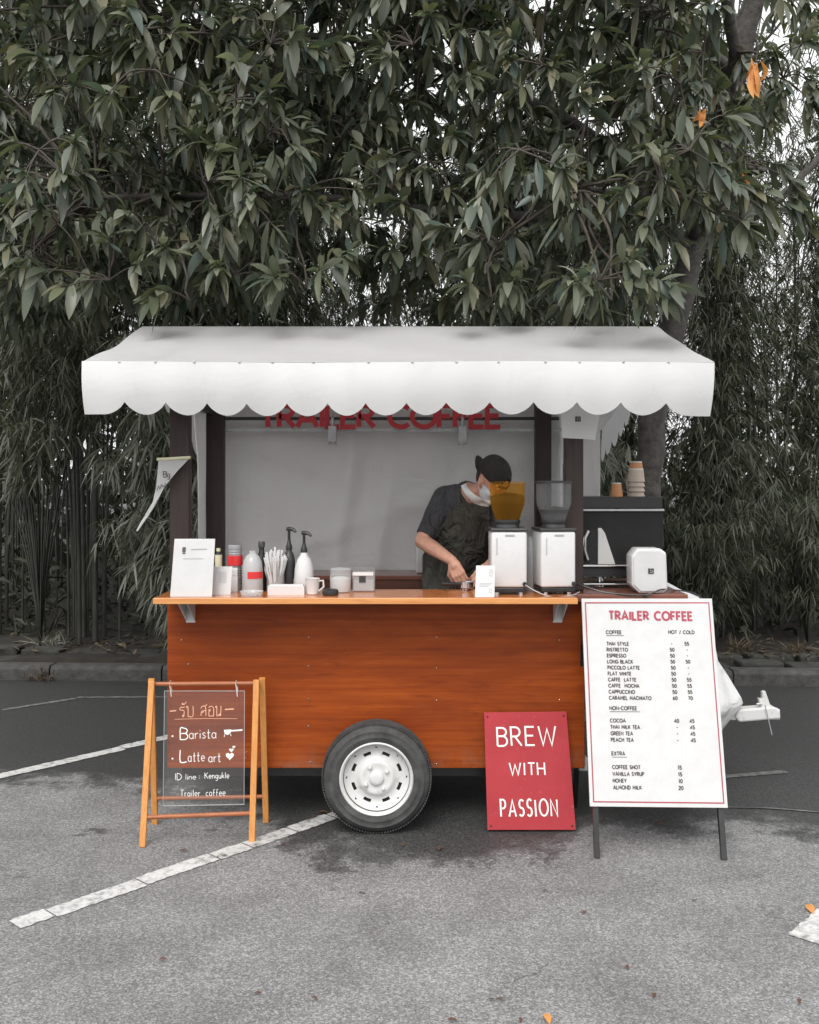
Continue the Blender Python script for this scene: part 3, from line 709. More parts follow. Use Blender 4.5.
# the distant wood behind: one dark mass of leaves
N = 15000
xx = RNG.uniform(-13, 13, N); yy = RNG.uniform(17, 21, N); zz = 4.6 * RNG.random(N) ** 1.15
top = 3.4 + 1.1 * np.sin(xx * .9) + .6 * np.sin(xx * 2.3 + 1); keep = (zz < top); b = np.stack([xx, yy, zz], 1)[keep]; n = len(b)
v1 = leaves(b, RNG.normal(size=(n, 3)) + [0, 0, -.5], rvec(n), RNG.uniform(.2, .45, n), RNG.uniform(.08, .2, n), np.full(n, .2), BLADE, .2)
N = 8000; b = np.stack([RNG.uniform(-15, 15, N), RNG.uniform(16, 22, N), RNG.uniform(3, 11, N)], 1)
den = np.sin(b[:, 0] * 1.1 + 1.3 * np.sin(b[:, 2])) + np.sin(b[:, 2] * 1.7 + b[:, 0]) ; den -= 1.6 * (np.abs(b[:, 0] + 1.3) < 1.0) * (b[:, 2] < 8.5) + .5 * (np.abs(b[:, 0] - 7.2) < .9) * (b[:, 2] > 3.5); b = b[den > .1]; n = len(b)
v2 = leaves(b, RNG.normal(size=(n, 3)) + [0, 0, -.5], rvec(n), RNG.uniform(.18, .4, n), RNG.uniform(.06, .15, n), np.full(n, .2), BLADE, .2)
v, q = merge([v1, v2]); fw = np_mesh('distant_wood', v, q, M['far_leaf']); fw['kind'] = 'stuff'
# dark undergrowth between the stems
N = 20000; b = np.stack([RNG.uniform(-9, 9, N), RNG.uniform(10.3, 16.5, N), .1 + 1.5 * RNG.random(N) ** 1.7], 1); hgt = .55 + .5 * np.sin(b[:, 0] * 1.9 + b[:, 1]) + .35 * np.sin(b[:, 0] * 4.3); b = b[b[:, 2] < np.maximum(.25, hgt + .25)]; n = len(b)
v, q = leaves(b, RNG.normal(size=(n, 3)) + [0, 0, .4], rvec(n), RNG.uniform(.12, .34, n), RNG.uniform(.02, .06, n), RNG.uniform(.1, .8, n), BLADE, .2)
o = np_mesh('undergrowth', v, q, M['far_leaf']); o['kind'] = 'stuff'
# leaf litter and dry grass along the kerb
N = 1500; uu = RNG.uniform(-9, 9, N); dd = .2 + np.abs(RNG.normal(0, .55, N)) + RNG.uniform(0, .5, N)
b = np.array([tuple(kerb_pt(a_, d_, 0)) for a_, d_ in zip(uu, dd)]); b[:, 2] = [max(.17 if d_ < .7 else 0, soil_z(p[0], p[1])) + .02 for p, d_ in zip(b, dd)]
d = RNG.normal(size=(N, 3)) * [1, 1, .15]; d[:, 2] += .12
v, q = leaves(b, d, np.tile([0, 0, 1.0], (N, 1)) + RNG.normal(size=(N, 3)) * .5, RNG.uniform(.05, .14, N), RNG.uniform(.012, .045, N), np.full(N, .1), BLADE, .4)
o = np_mesh('leaf_litter', v, q, M['dry_leaf']); o['kind'] = 'stuff'
def tuft(u_, d_, n, h, m, label):
    c = kerb_pt(u_, d_, 0); c.z = 0 if d_ < 0 else .16
    b = np.array([tuple(c + V((random.gauss(0, .06), random.gauss(0, .03), 0))) for _ in range(n)]); dr = np.array([(random.gauss(0, .5), random.gauss(0, .5), 1) for _ in range(n)])
    v, q = leaves(b, dr, rvec(n), RNG.uniform(.5, 1, n) * h, np.full(n, .010), RNG.uniform(.2, .9, n), BLADE, .2)
    t = np_mesh('grass_tuft', v, q, M[m]); rebase(t, c); tag(t, label, 'grass tuft', 'dry grass tufts along the kerb')
tuft(-3.28, -.03, 46, .26, 'dry_leaf', 'dry straw-coloured grass tuft at the foot of the left kerb')
tuft(-3.55, .85, 60, .32, 'bamboo_pale', 'pale grass tuft on the soil behind the kerb at the left edge')
tuft(3.05, .75, 60, .30, 'dry_leaf', 'dry brown grass tuft on the soil behind the right kerb')
tuft(3.6, .80, 50, .26, 'dry_leaf', 'dry grass tuft behind the kerb at the right edge')
# ------------------------------------------------------------------ the coffee trailer
BX0, BX1, BY0, BY1, BZ0 = -1.254, .907, 5.10, 6.24, .288
CT = 1.203
tr = thing('coffee_trailer', 'orange wooden coffee trailer with scalloped white awning and one white wheel', 'trailer', (-.17, 5.6, 0))
mb = MB().span((BX0, BY0, BZ0), (BX1, BY0 + .022, CT - .048)); fp = mb.build('front_panel', M['panel'], tr, bevel=.003)
sc_ = MB()
for px, py in ((189, 664), (309, 637), (309, 666), (309, 699), (309, 726), (311, 762), (437, 637), (437, 668), (437, 700), (437, 764), (560, 640), (560, 700), (189, 762), (246, 758), (258, 758), (247, 752), (182, 640), (560, 760)):
    c = P(px, py, BY0 - .002); sc_.lathe([(.0034, 0), (.0034, -.002), (.002, -.003)], c, 8, 'y')
sc_.build('screw', M['steel'], fp)
MB().span((BX0, BY1 - .022, BZ0), (BX1, BY1, 1.21)).build('back_panel', M['panel'], tr, bevel=.003)
for x in (BX0, BX1 - .022): MB().span((x, BY0 + .0225, BZ0), (x + .022, BY1 - .0225, CT - .05)).build('side_panel', M['panel'], tr, bevel=.003)
MB().span((BX0 + .023, BY0 + .023, BZ0 + .01), (BX1 - .023, BY1 - .023, BZ0 + .045)).build('floor_board', M['brown_shelf'], tr)
ch = MB()
for y in (BY0 + .15, BY1 - .15): ch.span((BX0 + .05, y - .03, BZ0 - .075), (BX1 - .05, y + .03, BZ0 - .002))
for x in (BX0 + .1, -.17, BX1 - .1): ch.span((x - .025, BY0 + .18, BZ0 - .06), (x + .025, BY1 - .18, BZ0 - .01))
ch.build('chassis', M['charcoal'], tr)
ct = MB().span((BX0 - .0, 4.826, CT - .028), (.822, 5.20, CT)).build('counter', M['counter'], tr, bevel=.004)
MB().span((BX0 - .001, 4.815, CT - .030), (.823, 4.8255, CT - .0015)).build('edge_strip', M['counter_edge'], ct, bevel=.002)
MB().span((BX0 + .04, 5.86, 1.185), (BX1 - .04, 6.215, 1.212)).build('back_shelf', M['side_wood'], tr, bevel=.003)
MB().span((BX0 + .04, 5.868, 1.09), (BX1 - .04, 5.888, 1.184)).build('shelf_apron', M['brown_shelf'], tr, bevel=.002)
for px in (187, 561):
    c = P(px, 610, 5.0); x = c.x; b = MB()
    for dx in (-.024, .02): b.prism([(x + dx, 4.90, CT - .032), (x + dx, 5.098, CT - .032), (x + dx, 5.098, CT - .155)], (.004, 0, 0))
    b.span((x - .024, 4.90, CT - .036), (x + .024, 5.098, CT - .0325)); b.span((x - .024, 5.094, CT - .16), (x + .024, 5.0985, CT - .036))
    b.build('counter_bracket', M['white_metal'], tr)
# side shelf to the right, where the espresso machine stands
MB().span((.8225, 5.02, CT - .045), (1.42, 5.86, CT - .006)).build('side_shelf', M['side_wood'], tr, bevel=.004)
b = MB()
for y in (5.2, 5.75): b.beam((BX1, y, .75), (1.34, y, CT - .047), .03, .03)
b.build('shelf_strut', M['galv'], tr)
# posts
def roof_z(Y): return 2.343 + (2.68 - 2.343) * (Y - 4.70) / 1.07 if Y < 5.77 else 2.68 - .315 * (Y - 5.77)
def post(px0, px1, Y, z0, z1, d=.07):
    x0, x1 = P(px0, 0, Y).x, P(px1, 0, Y).x; return MB().span((x0, Y, z0), (x1, Y + d, z1)).build('post', M['post'], tr, bevel=.004)
post(170, 189.5, 5.125, CT - .03, roof_z(5.12) - .09); post(566, 584, 5.125, CT + .001, 2.02)
post(206.5, 224, 6.15, 1.213, roof_z(6.2) - .09); post(536, 552, 6.15, 1.213, roof_z(6.2) - .09)
fr = MB()
fr.span((-1.50, 4.74, 2.30), (1.40, 4.78, 2.335)); fr.span((-1.5, 5.75, 2.61), (1.38, 5.79, 2.65)); fr.span((-1.45, 7.36, 2.10), (1.36, 7.40, 2.135))
for x in (-1.24, .90):
    fr.beam((x, 4.79, 2.322), (x, 5.745, 2.625), .035, .035); fr.beam((x, 5.795, 2.625), (x, 7.355, 2.13), .035, .035)
    fr.span((x - .017, 5.12, 2.19), (x + .017, 6.22, 2.225))
fr.build('roof_frame', M['charcoal'], tr)
MB().span((BX0 + .08, 6.17, 2.155), (BX1 + .03, 6.19, 2.175)).build('rear_rail', M['black'], tr)
MB().span((BX0 + .08, 6.20, 2.085), (BX1 + .1, 6.215, 2.105)).build('rear_rail', M['galv'], tr)
for px in (333, 463):
    c = P(px, 434, 6.14); hk = MB().tube([c + V((0, .03, .11)), c + V((0, -.01, .10)), c + V((0, -.015, -.02))], .010, 8)
    hk.box(c + V((0, -.012, -.0)), (.05, .035, .10)); hk.lathe([(.022, -.05), (.03, -.066), (.0, -.066)], c + V((0, -.012, 0)), 12)
    hk.build('lamp_bracket', M['galv'], tr, bevel=.004)
# awning: roof cloth with a sag, front valance with scallops, side and rear valances
AX0, AX1 = -1.563, 1.455
def wrk(x, y): return .006 * sin(x * 7 + y * 9) + .004 * sin(x * 17 - y * 5 + 1)
def roof_front(u, v):
    x = AX0 + (AX1 - AX0) * u; Y = 4.70 + 1.07 * v; z = roof_z(Y); end = abs(2 * u - 1) ** 6
    sag = .026 * sin(pi * min(1, v * 1.02)) * (1 - .5 * end) * (1 if v < 1 else 0)
    return V((x + (1 if u < .5 else -1) * -.0 * v, Y, z - sag + wrk(x, Y) * sin(pi * v)))
def roof_rear(u, v):
    x = AX0 + (AX1 - AX0) * u; Y = 5.77 + 1.66 * v; return V((x, Y, roof_z(Y) - .05 * sin(pi * v) + wrk(x, Y) * sin(pi * v)))
aw = MB(); aw.grid(roof_front, 60, 16); aw.grid(roof_rear, 60, 16)
awn = aw.build('awning', M['canvas'], tr, smooth=True, weld=True, thick=.002, angle=50)
# front hem line of stitched dots
hem = MB()
for px in (120, 156, 195, 240, 273, 314, 369, 413, 457, 499, 546, 580, 624, 669):
    c = P(px, 363, 4.699); hem.lathe([(.006, 0), (.006, -.004), (.003, -.006)], c + V((0, .0, .004)), 8, 'y')
hem.build('eyelet', M['galv'], awn)
cusps = [83, 124, 165, 206, 246, 287, 328, 366, 407, 447, 491, 535, 578, 622, 668, 716]
cx_ = [P(c, 0, 4.70).x for c in cusps]
def valance(u0, u1, ptop, zbot_scallop, k=10, n=8):
    pass
def scallop(xs, top, depth, cusp, mapf, mb, n=10, ends=True):
    'xs: cusp stations along the edge; mapf(s, d) gives the point at station s, d below the edge'
    for i in range(len(xs) - 1):
        for j in range(n):
            s0, s1 = xs[i] + (xs[i + 1] - xs[i]) * j / n, xs[i] + (xs[i + 1] - xs[i]) * (j + 1) / n
            def dep(f):
                if ends and ((i == 0 and f < .5) or (i == len(xs) - 2 and f > .5)): return depth
                return cusp + (depth - cusp) * sin(pi * f) ** .75
            d0, d1 = dep(j / n), dep((j + 1) / n); m = 6
            vs = [mapf(s, d * r / m) for r in range(m + 1) for s, d in ((s0, d0), (s1, d1))]
            mb.add(vs, [(2 * r, 2 * r + 1, 2 * r + 3, 2 * r + 2) for r in range(m)])
def fv(s, d):
    f = (s - (AX0 + AX1) / 2) / ((AX1 - AX0) / 2)
    return V((s - .055 * f * d / .25 * .28, 4.70 - .02 * sin(pi * d / .25) + .012 * sin(s * 5.1) * d / .25 + .006 * sin(s * 23) * d / .25, 2.343 - d + .004 * sin(s * 3)))
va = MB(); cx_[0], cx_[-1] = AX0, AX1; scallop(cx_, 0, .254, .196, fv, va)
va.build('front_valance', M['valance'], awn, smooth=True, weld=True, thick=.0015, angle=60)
for x, sg in ((AX0, 1), (AX1, -1)):
    vs_ = MB(); st = [4.72 + .205 * i for i in range(14)]
    scallop(st, 0, .26, .19, lambda s, d: V((x + sg * (.012 + .05 * d + .02 * sin(s * 9) * d), s, roof_z(s) - .012 - d - .014 * sin(pi * min(1, (s - 4.7) / 1.07)) * (s < 5.77) - .05 * sin(pi * max(0, (s - 5.77) / 1.66)))), vs_, 8, False)
    vs_.build('side_valance', M['canvas'], awn, smooth=True, weld=True, thick=.0015, angle=60)
vs_ = MB(); st = [AX0 + .02 + (AX1 - AX0 - .04) * i / 15 for i in range(16)]
scallop(st, 0, .26, .19, lambda s, d: V((s, 7.428 - .03 * d, 2.157 - d)), vs_, 8, False); vs_.build('rear_valance', M['canvas'], awn, smooth=True, weld=True, thick=.0015, angle=60)
# back tarp with its crease, right and left side curtains
def crease(x, z):
    c = .0
    for (x0, amp, wd) in ((-.415, .035, .06), (.1, .014, .10), (-.9, .018, .09), (-.15, .016, .05)): c += amp * math.exp(-((x - x0 - .05 * sin(z * 4)) / wd) ** 2)
    return c + .010 * sin(x * 5 + z * 3) + .006 * sin(x * 13 - z * 6) + .014 * math.exp(-((z - 1.75 + .25 * (x + .5)) / .08) ** 2) * sin(x * 3 + 1) + .012 * math.exp(-((z - 1.55 - .4 * (x + .2)) / .06) ** 2)
MB().grid(lambda u, v: V((-1.24 + 2.22 * u, 6.30 - crease(-1.24 + 2.22 * u, 1.15 + 1.32 * v), 1.15 + 1.32 * v)), 90, 56).build('back_tarp', M['back_tarp'], tr, smooth=True, thick=.0015, angle=180)
def rcur(u, v):
    Y = 5.75 + .53 * u; return V((1.103 - .118 * u + .018 * sin(u * 9) + .012 * sin(u * 23 + v * 2), Y, 1.23 + (roof_z(Y) - .06 - 1.23) * v))
MB().grid(rcur, 40, 20).build('side_curtain', M['back_tarp'], tr, smooth=True, thick=.0015, angle=180)
def lcur(u, v):
    Y = 5.95 + .26 * u - (.45 * max(0, v - .62) ** 1.0) * (1 - u); return V((-1.275 - .022 * sin(u * 8) * v, Y, 1.10 + (2.36 - 1.10) * v))
MB().grid(lcur, 16, 20).build('side_curtain', M['back_tarp'], tr, smooth=True, thick=.0015, angle=180)
gp = [P(561, 400, 5.09), P(603, 400, 5.09), P(595.5, 440, 5.09), P(586, 439, 5.09), P(563, 438, 5.09)]
gs = MB().prism(gp, (0, .012, 0)).build('corner_gusset', M['back_tarp'], tr)
lg = MB(); c = P(578.5, 419, 5.088); lg.box(c, (.028, .003, .026)); lg2 = Pen(c + V((-.006, -.002, -.007)), (1, 0, 0), (0, 0, 1), (0, -1, 0))
lgo = lg.build('logo_square', M['black'], gs); lg2.stroke([(.001, .001), (.012, .001), (.012, .013), (.001, .013), (.001, .001)], .0025); lg2.build('logo_mark', M['faint_ink'], gs)
# red name on the back tarp
pen = Pen(P(258, 429.5, 6.16), (1, 0, 0), (0, 0, 1), (0, -1, 0), 0)
pen.text('TRAILER COFFEE', .016, .016, .150 * .88, .031, .155, fit=(503 - 258) / CF * 6.16 - .03); pen.build('name_lettering', M['red_letter'], tr)
# wheel
def make_wheel(cx, Y, cz, sg):
    'sg=-1: the outer face looks towards the camera'
    wh = MB(); prof = [(.165, .055), (.178, .072), (.205, .082), (.212, .0835), (.214, .0815), (.235, .082), (.240, .0835), (.243, .080), (.258, .070), (.272, .050), (.279, .028), (.2795, .020), (.275, .018), (.275, .012), (.2795, .010), (.280, 0)]
    prof = [(r, h) for r, h in prof] + [(r, -h) for r, h in reversed(prof[:-1])]
    return prof
wx, wy, wz = -.166, 5.01, .280
wheel = MB().lathe([(r, h) for r, h in [(.03, -.03), (.05, -.02), (.05, .08), (.03, .09)]], (wx, wy, wz), 16, 'y').build('wheel', M['charcoal'], tr)
prof = make_wheel(0, 0, 0, -1)
ty = MB().lathe(prof, (wx, wy, wz), 72, 'y', True)
for k in range(120):   # shoulder tread blocks
    a = 2 * pi * k / 120; c = V((wx + .2735 * cos(a), wy - .050, wz + .2735 * sin(a))); rot = Matrix.Rotation(-a, 3, 'Y')
    ty.box(c, (.006, .030, .0075), rot)
tyo = ty.build('tyre', M['tyre'], wheel, smooth=True, angle=50)
tyo.data.vertices.foreach_get  # flat spot under the load
for v_ in tyo.data.vertices:
    z = v_.co.z + tr.location.z
    if z < .006: v_.co.z += (.006 - z)
rim = MB(); oy = wy
rp = [(.180, -.062), (.186, -.076), (.180, -.082), (.172, -.076), (.166, -.050), (.160, -.040), (.148, -.036)]
rim.lathe(rp, (wx, oy, wz), 72, 'y')
def disc_y(r):  # dished wheel disc
    pts = [(.148, -.036), (.140, -.034), (.128, -.030), (.112, -.030), (.098, -.036), (.085, -.050), (.078, -.054), (.055, -.050), (.044, -.050)]
    for (r1, y1), (r0, y0) in zip(pts, pts[1:]):
        if r0 <= r <= r1: return y0 + (y1 - y0) * (r - r0) / (r1 - r0)
    return -.05
rim.f = rim.f[:-2]
NT_, rr = 160, [.148, .142, .137, .132, .127, .122, .116, .110, .104, .098, .090, .082, .074, .064, .054, .044, .036, .030]
ids = {}; base = len(rim.v); vs = []
for i, r_ in enumerate(rr):
    for k in range(NT_): a = 2 * pi * k / NT_; vs.append(V((wx + r_ * cos(a), oy + disc_y(r_), wz + r_ * sin(a))))
fs = []
for i in range(len(rr) - 1):
    for k in range(NT_):
        ang = ((k + .5) / NT_ * 8) % 1
        if .116 > (rr[i] + rr[i + 1]) / 2 or (rr[i] + rr[i + 1]) / 2 > .134 or not (.30 < ang < .70):
            fs.append((i * NT_ + k, i * NT_ + (k + 1) % NT_, (i + 1) * NT_ + (k + 1) % NT_, (i + 1) * NT_ + k))
rim.add(vs, fs)
rimo = rim.build('rim', M['rim'], wheel, smooth=True, weld=True, angle=45)
MB().lathe([(.165, -.02), (.165, -.012)], (wx, oy, wz), 40, 'y').build('brake_drum', M['lens_black'], wheel)
hb = MB().lathe([(.038, -.045), (.037, -.059), (.033, -.064), (.018, -.066), (0.0, -.0665)], (wx, oy, wz), 28, 'y'); hb.build('hub_cap', M['rim'], rimo if False else wheel, smooth=True, angle=50)
for k in range(4):
    a = R(32 + 90 * k); c = V((wx + .062 * cos(a), oy, wz + .062 * sin(a)))
    MB().lathe([(.011, -.05), (.011, -.060), (.008, -.066), (.004, -.068), (0, -.068)], c, 6, 'y').build('wheel_nut', M['white_metal'], wheel, smooth=True, angle=30)
# the far wheel
w2 = wheel.copy(); COL.objects.link(w2); w2.parent = tr; w2.location = (0, 1.32, 0)
for c_ in kids(wheel):
    d_ = c_.copy(); COL.objects.link(d_); d_.parent = w2
MB().tube([(wx, wy + .10, wz), (wx, 6.26, wz)], .025, 10).build('axle', M['charcoal'], tr)
# drawbar with its coupling, to the right
db = MB(); c0, c1 = P(640, 716, 5.6), P(779, 713.5, 5.6)
db.beam((.60, 5.6, c0.z), c1, .055, .06, (0, 0, 1)); dbo = db.build('drawbar', M['white_metal'], tr, bevel=.006)
cp = MB(); cp.prism([P(737, 710, 5.56), P(775, 707, 5.56), P(781, 711, 5.56), P(781.5, 719, 5.56), P(740, 722.5, 5.56), P(736, 718, 5.56)], (0, .085, 0)); cp.build('coupling', M['white_metal'], dbo, bevel=.010)
hd = MB(); hd.prism([P(763, 692, 5.58), P(766, 691, 5.58), P(771.5, 707, 5.58), P(762, 708.5, 5.58), P(760, 702, 5.58), P(759.5, 698.5, 5.58), P(763, 699, 5.58)], (0, .03, 0)); hd.tube([P(757, 704, 5.57), P(763, 703.5, 5.57)], .006, 6); hd.build('coupling_handle', M['white_metal'], dbo, bevel=.004)
MB().tube([P(765.5, 705, 5.545), P(768, 716, 5.54), P(772.5, 735, 5.53)], .003, 5).build('safety_wire', M['galv'], dbo)
jk = MB(); c = P(583, 763, 5.16); jk.box(c, (.045, .05, .07)); jk.build('corner_plate', M['white_metal'], tr, bevel=.004)

# white plastic sheet bunched over the drawbar, behind the menu board
def sheet(u, v):
    a = -pi + 2 * pi * u; z = .335 + (1.165 - .335) * v
    st_ = ((.335, .30), (.41, .34), (.50, .40), (.535, .41), (.62, .355), (.745, .295), (.95, .24), (1.12, .205), (1.166, .16))
    r_ = .2
    for (z0, r0), (z1, r1) in zip(st_, st_[1:]):
        if z0 - 1e-6 <= z <= z1: r_ = r0 + (r1 - r0) * (z - z0) / (z1 - z0)
    f = 1 + .05 * sin(a * 5 + v * 7) + .04 * sin(a * 11 - v * 9) + .10 * (abs(sin(a * 4 + 3 * v)) - .6) * (abs(cos(a)) < .9)
    top = max(0, v - .93) / .07; cx = 1.45
    return V((cx + r_ * f * cos(a) * (1 - .97 * top), 5.60 + r_ * .7 * f * sin(a) * (1 - .97 * top), z + .010 * sin(a * 6) * (v < .2) + .02 * top * (1 + sin(a * 3))))
ws = MB().grid(sheet, 56, 30).build('plastic_sheet', M['sheet'], None, smooth=True, thick=.002, angle=180)
rebase(ws, (1.5, 5.58, .36)); tag(ws, 'crumpled white plastic sheet bunched on the drawbar behind the menu board', 'plastic sheet')

# ------------------------------------------------------------------ espresso machine, cups, speaker on the side shelf
EY = 5.34
em = thing('espresso_machine', 'large dark espresso machine seen from behind on the side shelf with cups on top', 'coffee machine', P(622, 585, 5.5))
def pspan(x0, y0, x1, y1, Y, D): a, b = P(x0, y1, Y), P(x1, y0, Y); return (a.x, Y, a.z), (b.x, Y + D, b.z)
MB().span(*pspan(576, 511, 664, 566, EY, .36)).build('housing', M['panel_dark'], em, bevel=.008)
MB().span(*pspan(575, 497, 663, 508.5, EY + .01, .36)).build('cup_tray', M['black'], em, bevel=.004)
MB().span(*pspan(576, 509, 665, 511.2, EY - .012, .37)).build('trim_rail', M['galv'], em, bevel=.002)
MB().span(*pspan(577, 565, 640, 567, EY - .018, .02)).build('trim_rail', M['steel'], em, bevel=.002)
MB().span(*pspan(577, 567.5, 650, 577, EY, .36)).build('base', M['black'], em, bevel=.005)
MB().prism([P(598.5, 528, EY - .014), P(602, 528, EY - .014), P(605.5, 533, EY - .014), P(616, 564.5, EY - .014), P(598.5, 564.5, EY - .014)], (0, .012, 0)).build('side_plate', M['white_metal'], em, bevel=.003)
MB().span(*pspan(579, 529, 598, 564.5, EY - .004, .002)).build('service_opening', M['lens_black'], em)
MB().tube([P(589, 531, EY - .025), P(585.5, 538, EY - .03), P(585, 550, EY - .03), P(588, 560, EY - .025)], .010, 10).build('steam_pipe', M['steel'], em, smooth=True)
for px, Y in ((600, 5.40), (655, 5.40), (600, 5.62), (655, 5.62)):
    x = P(px, 0, Y).x; MB().lathe([(.022, CT - .006), (.020, CT + .008), (.012, CT + .02), (.012, 1.26)], (x, Y, 0), 14).build('foot', M['steel'], em, smooth=True)
MB().span(*pspan(584, 583.5, 640, 585, 5.30, .14)).build('drip_tray', M['steel'], em, bevel=.002)
topz = P(0, 497, EY + .01).z
def paper_cup(name, c, r0, r1, h, m, label, inverted=True, group=None):
    t = thing(name, label, 'paper cup', c, group)
    b = MB(); ra, rb = (r0, r1)
    b.lathe([(ra, 0), (ra * 1.04, .004), (ra, .008), (rb, h - .004), (rb * .97, h)] , c, 28); b.build('cup_wall', m, t, smooth=True, angle=50)
    MB().lathe([(rb * .985, 0), (rb * .985, .006), (rb * .88, .006), (rb * .88, .001)], V(c) + V((0, 0, h - .0015)), 28, 'z', True).build('cup_rim', M['paper'], t, smooth=True, angle=40); return t
c = P(617, 497, 5.42); c.z = topz; paper_cup('paper_cup', c, .034, .026, .073, M['kraft'], 'small upturned brown paper cup on the espresso machine, left of the cup stack')
cs = P(636.5, 497, 5.46); cs.z = topz
for i in range(4):
    paper_cup('paper_cup', cs + V((random.uniform(-.001, .001), 0, i * .027)), .047, .040 if i < 3 else .041, .07 if i == 3 else .03, M['cup_grey'], 'pale upturned paper cup in the stack on the espresso machine, under a brown cup', True, 'stacked pale paper cups')
c = cs + V((.0, 0, 3 * .027 + .0705)); paper_cup('paper_cup', c - V((0, 0, .043)), .043, .033, .082, M['kraft'], 'brown upturned paper cup topping the pale cup stack on the espresso machine')
# speaker
spk = thing('loudspeaker', 'white eight-sided loudspeaker with dark square badge on the side shelf', 'speaker', P(650, 593, 5.03))
SP = [(638, 548.5), (661, 548.5), (667, 553), (668.5, 589), (664, 593.5), (640, 593.5), (632.5, 586), (632, 556)]
sp_ = MB(); f = [P(x, y, 5.05) for x, y in SP]; sp_.prism(f, (0.0, .13, 0)); sp_.build('cabinet', M['white_plastic'], spk, bevel=.010, seg=3, smooth=True)
ctr = P(651, 571, 5.048); gr = MB(); gr.prism([ctr + (P(x, y, 5.048) - ctr) * .90 for x, y in SP], (0, -.005, 0)); gr.build('grille', M['white_paint'], spk, bevel=.003)
c = P(651.5, 571, 5.040); bd = MB().box(c, (.028, .004, .026)).build('badge', M['charcoal'], spk); pn = Pen(c + V((-.008, -.003, -.006)), (1, 0, 0), (0, 0, 1), (0, -1, 0), 0)
pn.stroke([(.002, .0), (.014, .0), (.014, .010)], .003); pn.stroke([(.004, .006), (.004, .012), (.010, .012)], .002); pn.build('badge_mark', M['faint_ink'], bd)
cab = MB().tube(smooth_line([P(575, 583, 5.1), P(590, 588, 5.06), P(606, 592.5, 5.03), P(634, 595, 5.01), P(648, 594.5, 5.01), P(662, 589.5, 5.02), P(676, 590, 5.2), P(692, 593, 5.25), P(704, 601, 5.3), P(706, 625, 5.35)], 5), .0042, 6).build('power_cable', M['black'], None, smooth=True)
rebase(cab, P(648, 595, 4.95)); tag(cab, 'thin black cable looping over the menu board top beside the white speaker', 'cable')

# ------------------------------------------------------------------ the two grinders
def zc(Y): return CT
def make_grinder(px, Y, hop, beanm, label, rz, lid):
    base = V((P(px, 0, Y).x, Y, CT)); t = thing('coffee_grinder', label, 'coffee grinder', base, 'coffee grinders on the counter')
    def bx(a, b): return MB().span(base + V(a), base + V(b))
    bx((-.090, -.085, .035), (.090, .10, .318)).build('body', M['white_plastic'], t, bevel=.014, seg=3, smooth=True)
    bx((-.088, -.084, .012), (.088, .098, .034)).build('base', M['black'], t, bevel=.004)
    for sx in (-.06, .06):
        for sy in (-.06, .07): MB().lathe([(.012, 0), (.012, .0115)], base + V((sx, sy, 0)), 10).build('foot', M['steel'], t)
    bx((-.094, -.089, .319), (.094, .104, .334)).build('top_plate', M['charcoal'], t, bevel=.005)
    b = MB().lathe([(.062, .335), (.060, .352), (.066, .36), (.066, .375)], base + V((0, .005, 0)), 28); b.build('collar', M['charcoal'], t, smooth=True)
    prof = [(.062, .372), (.066, .386), (.070, .40), (.088, .452), (.090, .47), (.090, .56)]
    b = MB().lathe(prof, base + V((0, .005, 0)), 36); b.f = b.f[:-2]; h = b.build('hopper', hop, t, smooth=True, thick=.003, angle=60)
    bt = .50 if beanm is M['beans'] else .43
    pr = [(r - .004, z) for r, z in prof if z < bt]; lr = .085 if bt > .46 else .079
    b = MB().lathe(pr + [(lr, bt - .004), (lr * .7, bt + .006), (lr * .3, bt + .012), (0, bt + .014)], base + V((0, .005, 0)), 30); b.build('beans', beanm, h, smooth=True)
    if lid: MB().lathe([(.093, .561), (.094, .566), (.094, .570), (.08, .573), (0, .574)], base + V((0, .005, 0)), 36).build('lid', M['charcoal'], t, smooth=True)
    else: MB().lathe([(.091, .5605), (.091, .566), (.08, .569), (0, .570)], base + V((0, .005, 0)), 36).build('lid', hop, t, smooth=True)
    pn = Pen(base + V((-.02, -.0855, .298)), (1, 0, 0), (0, 0, 1), (0, -1, 0), .0015); pn.stroke([(0, 0), (.048, 0)], .009); pn.build('name_plate', M['galv'], t)
    pn = Pen(base + V((-.062, -.0855, .20)), (1, 0, 0), (0, 0, 1), (0, -1, 0), .0015); pn.stroke([(0, 0), (0, .085)], .006); pn.build('level_slot', M['faint_ink'], t)
    sw = MB().lathe([(.011, 0), (.011, -.008), (.007, -.012)], base + V((.078, -.0855, .055)), 12, 'y'); sw.box(base + V((.076, -.094, .045)), (.006, .006, .03)); sw.build('switch', M['black'], t)
    t.rotation_euler.z = R(rz); return t
make_grinder(508, 5.03, M['amber'], M['beans'], 'white coffee grinder with amber hopper of beans, left of its twin', 0, False)
make_grinder(554.5, 5.04, M['smoke'], M['grey_beans'], 'white coffee grinder with smoky clear hopper and black lid, beside the brown post', 7, True)
cb = MB().tube(smooth_line([P(523, 583, 4.94), P(534, 590, 4.92), P(545, 595, 4.90), P(556, 597, 4.88), P(572, 595.5, 4.90), P(580, 592, 4.98)], 5), .003, 6).build('power_cable', M['grey_plastic'], None, smooth=True)
for v_ in cb.data.vertices: v_.co.z = max(v_.co.z, CT + .0005)
rebase(cb, (.6, 4.9, CT)); tag(cb, 'thin grey cable trailing across the counter in front of the right grinder', 'cable')
kt = thing('thermos_jug', 'dark grey jug standing between and behind the two grinders', 'jug', V((P(532, 0, 5.16).x, 5.165, CT)))
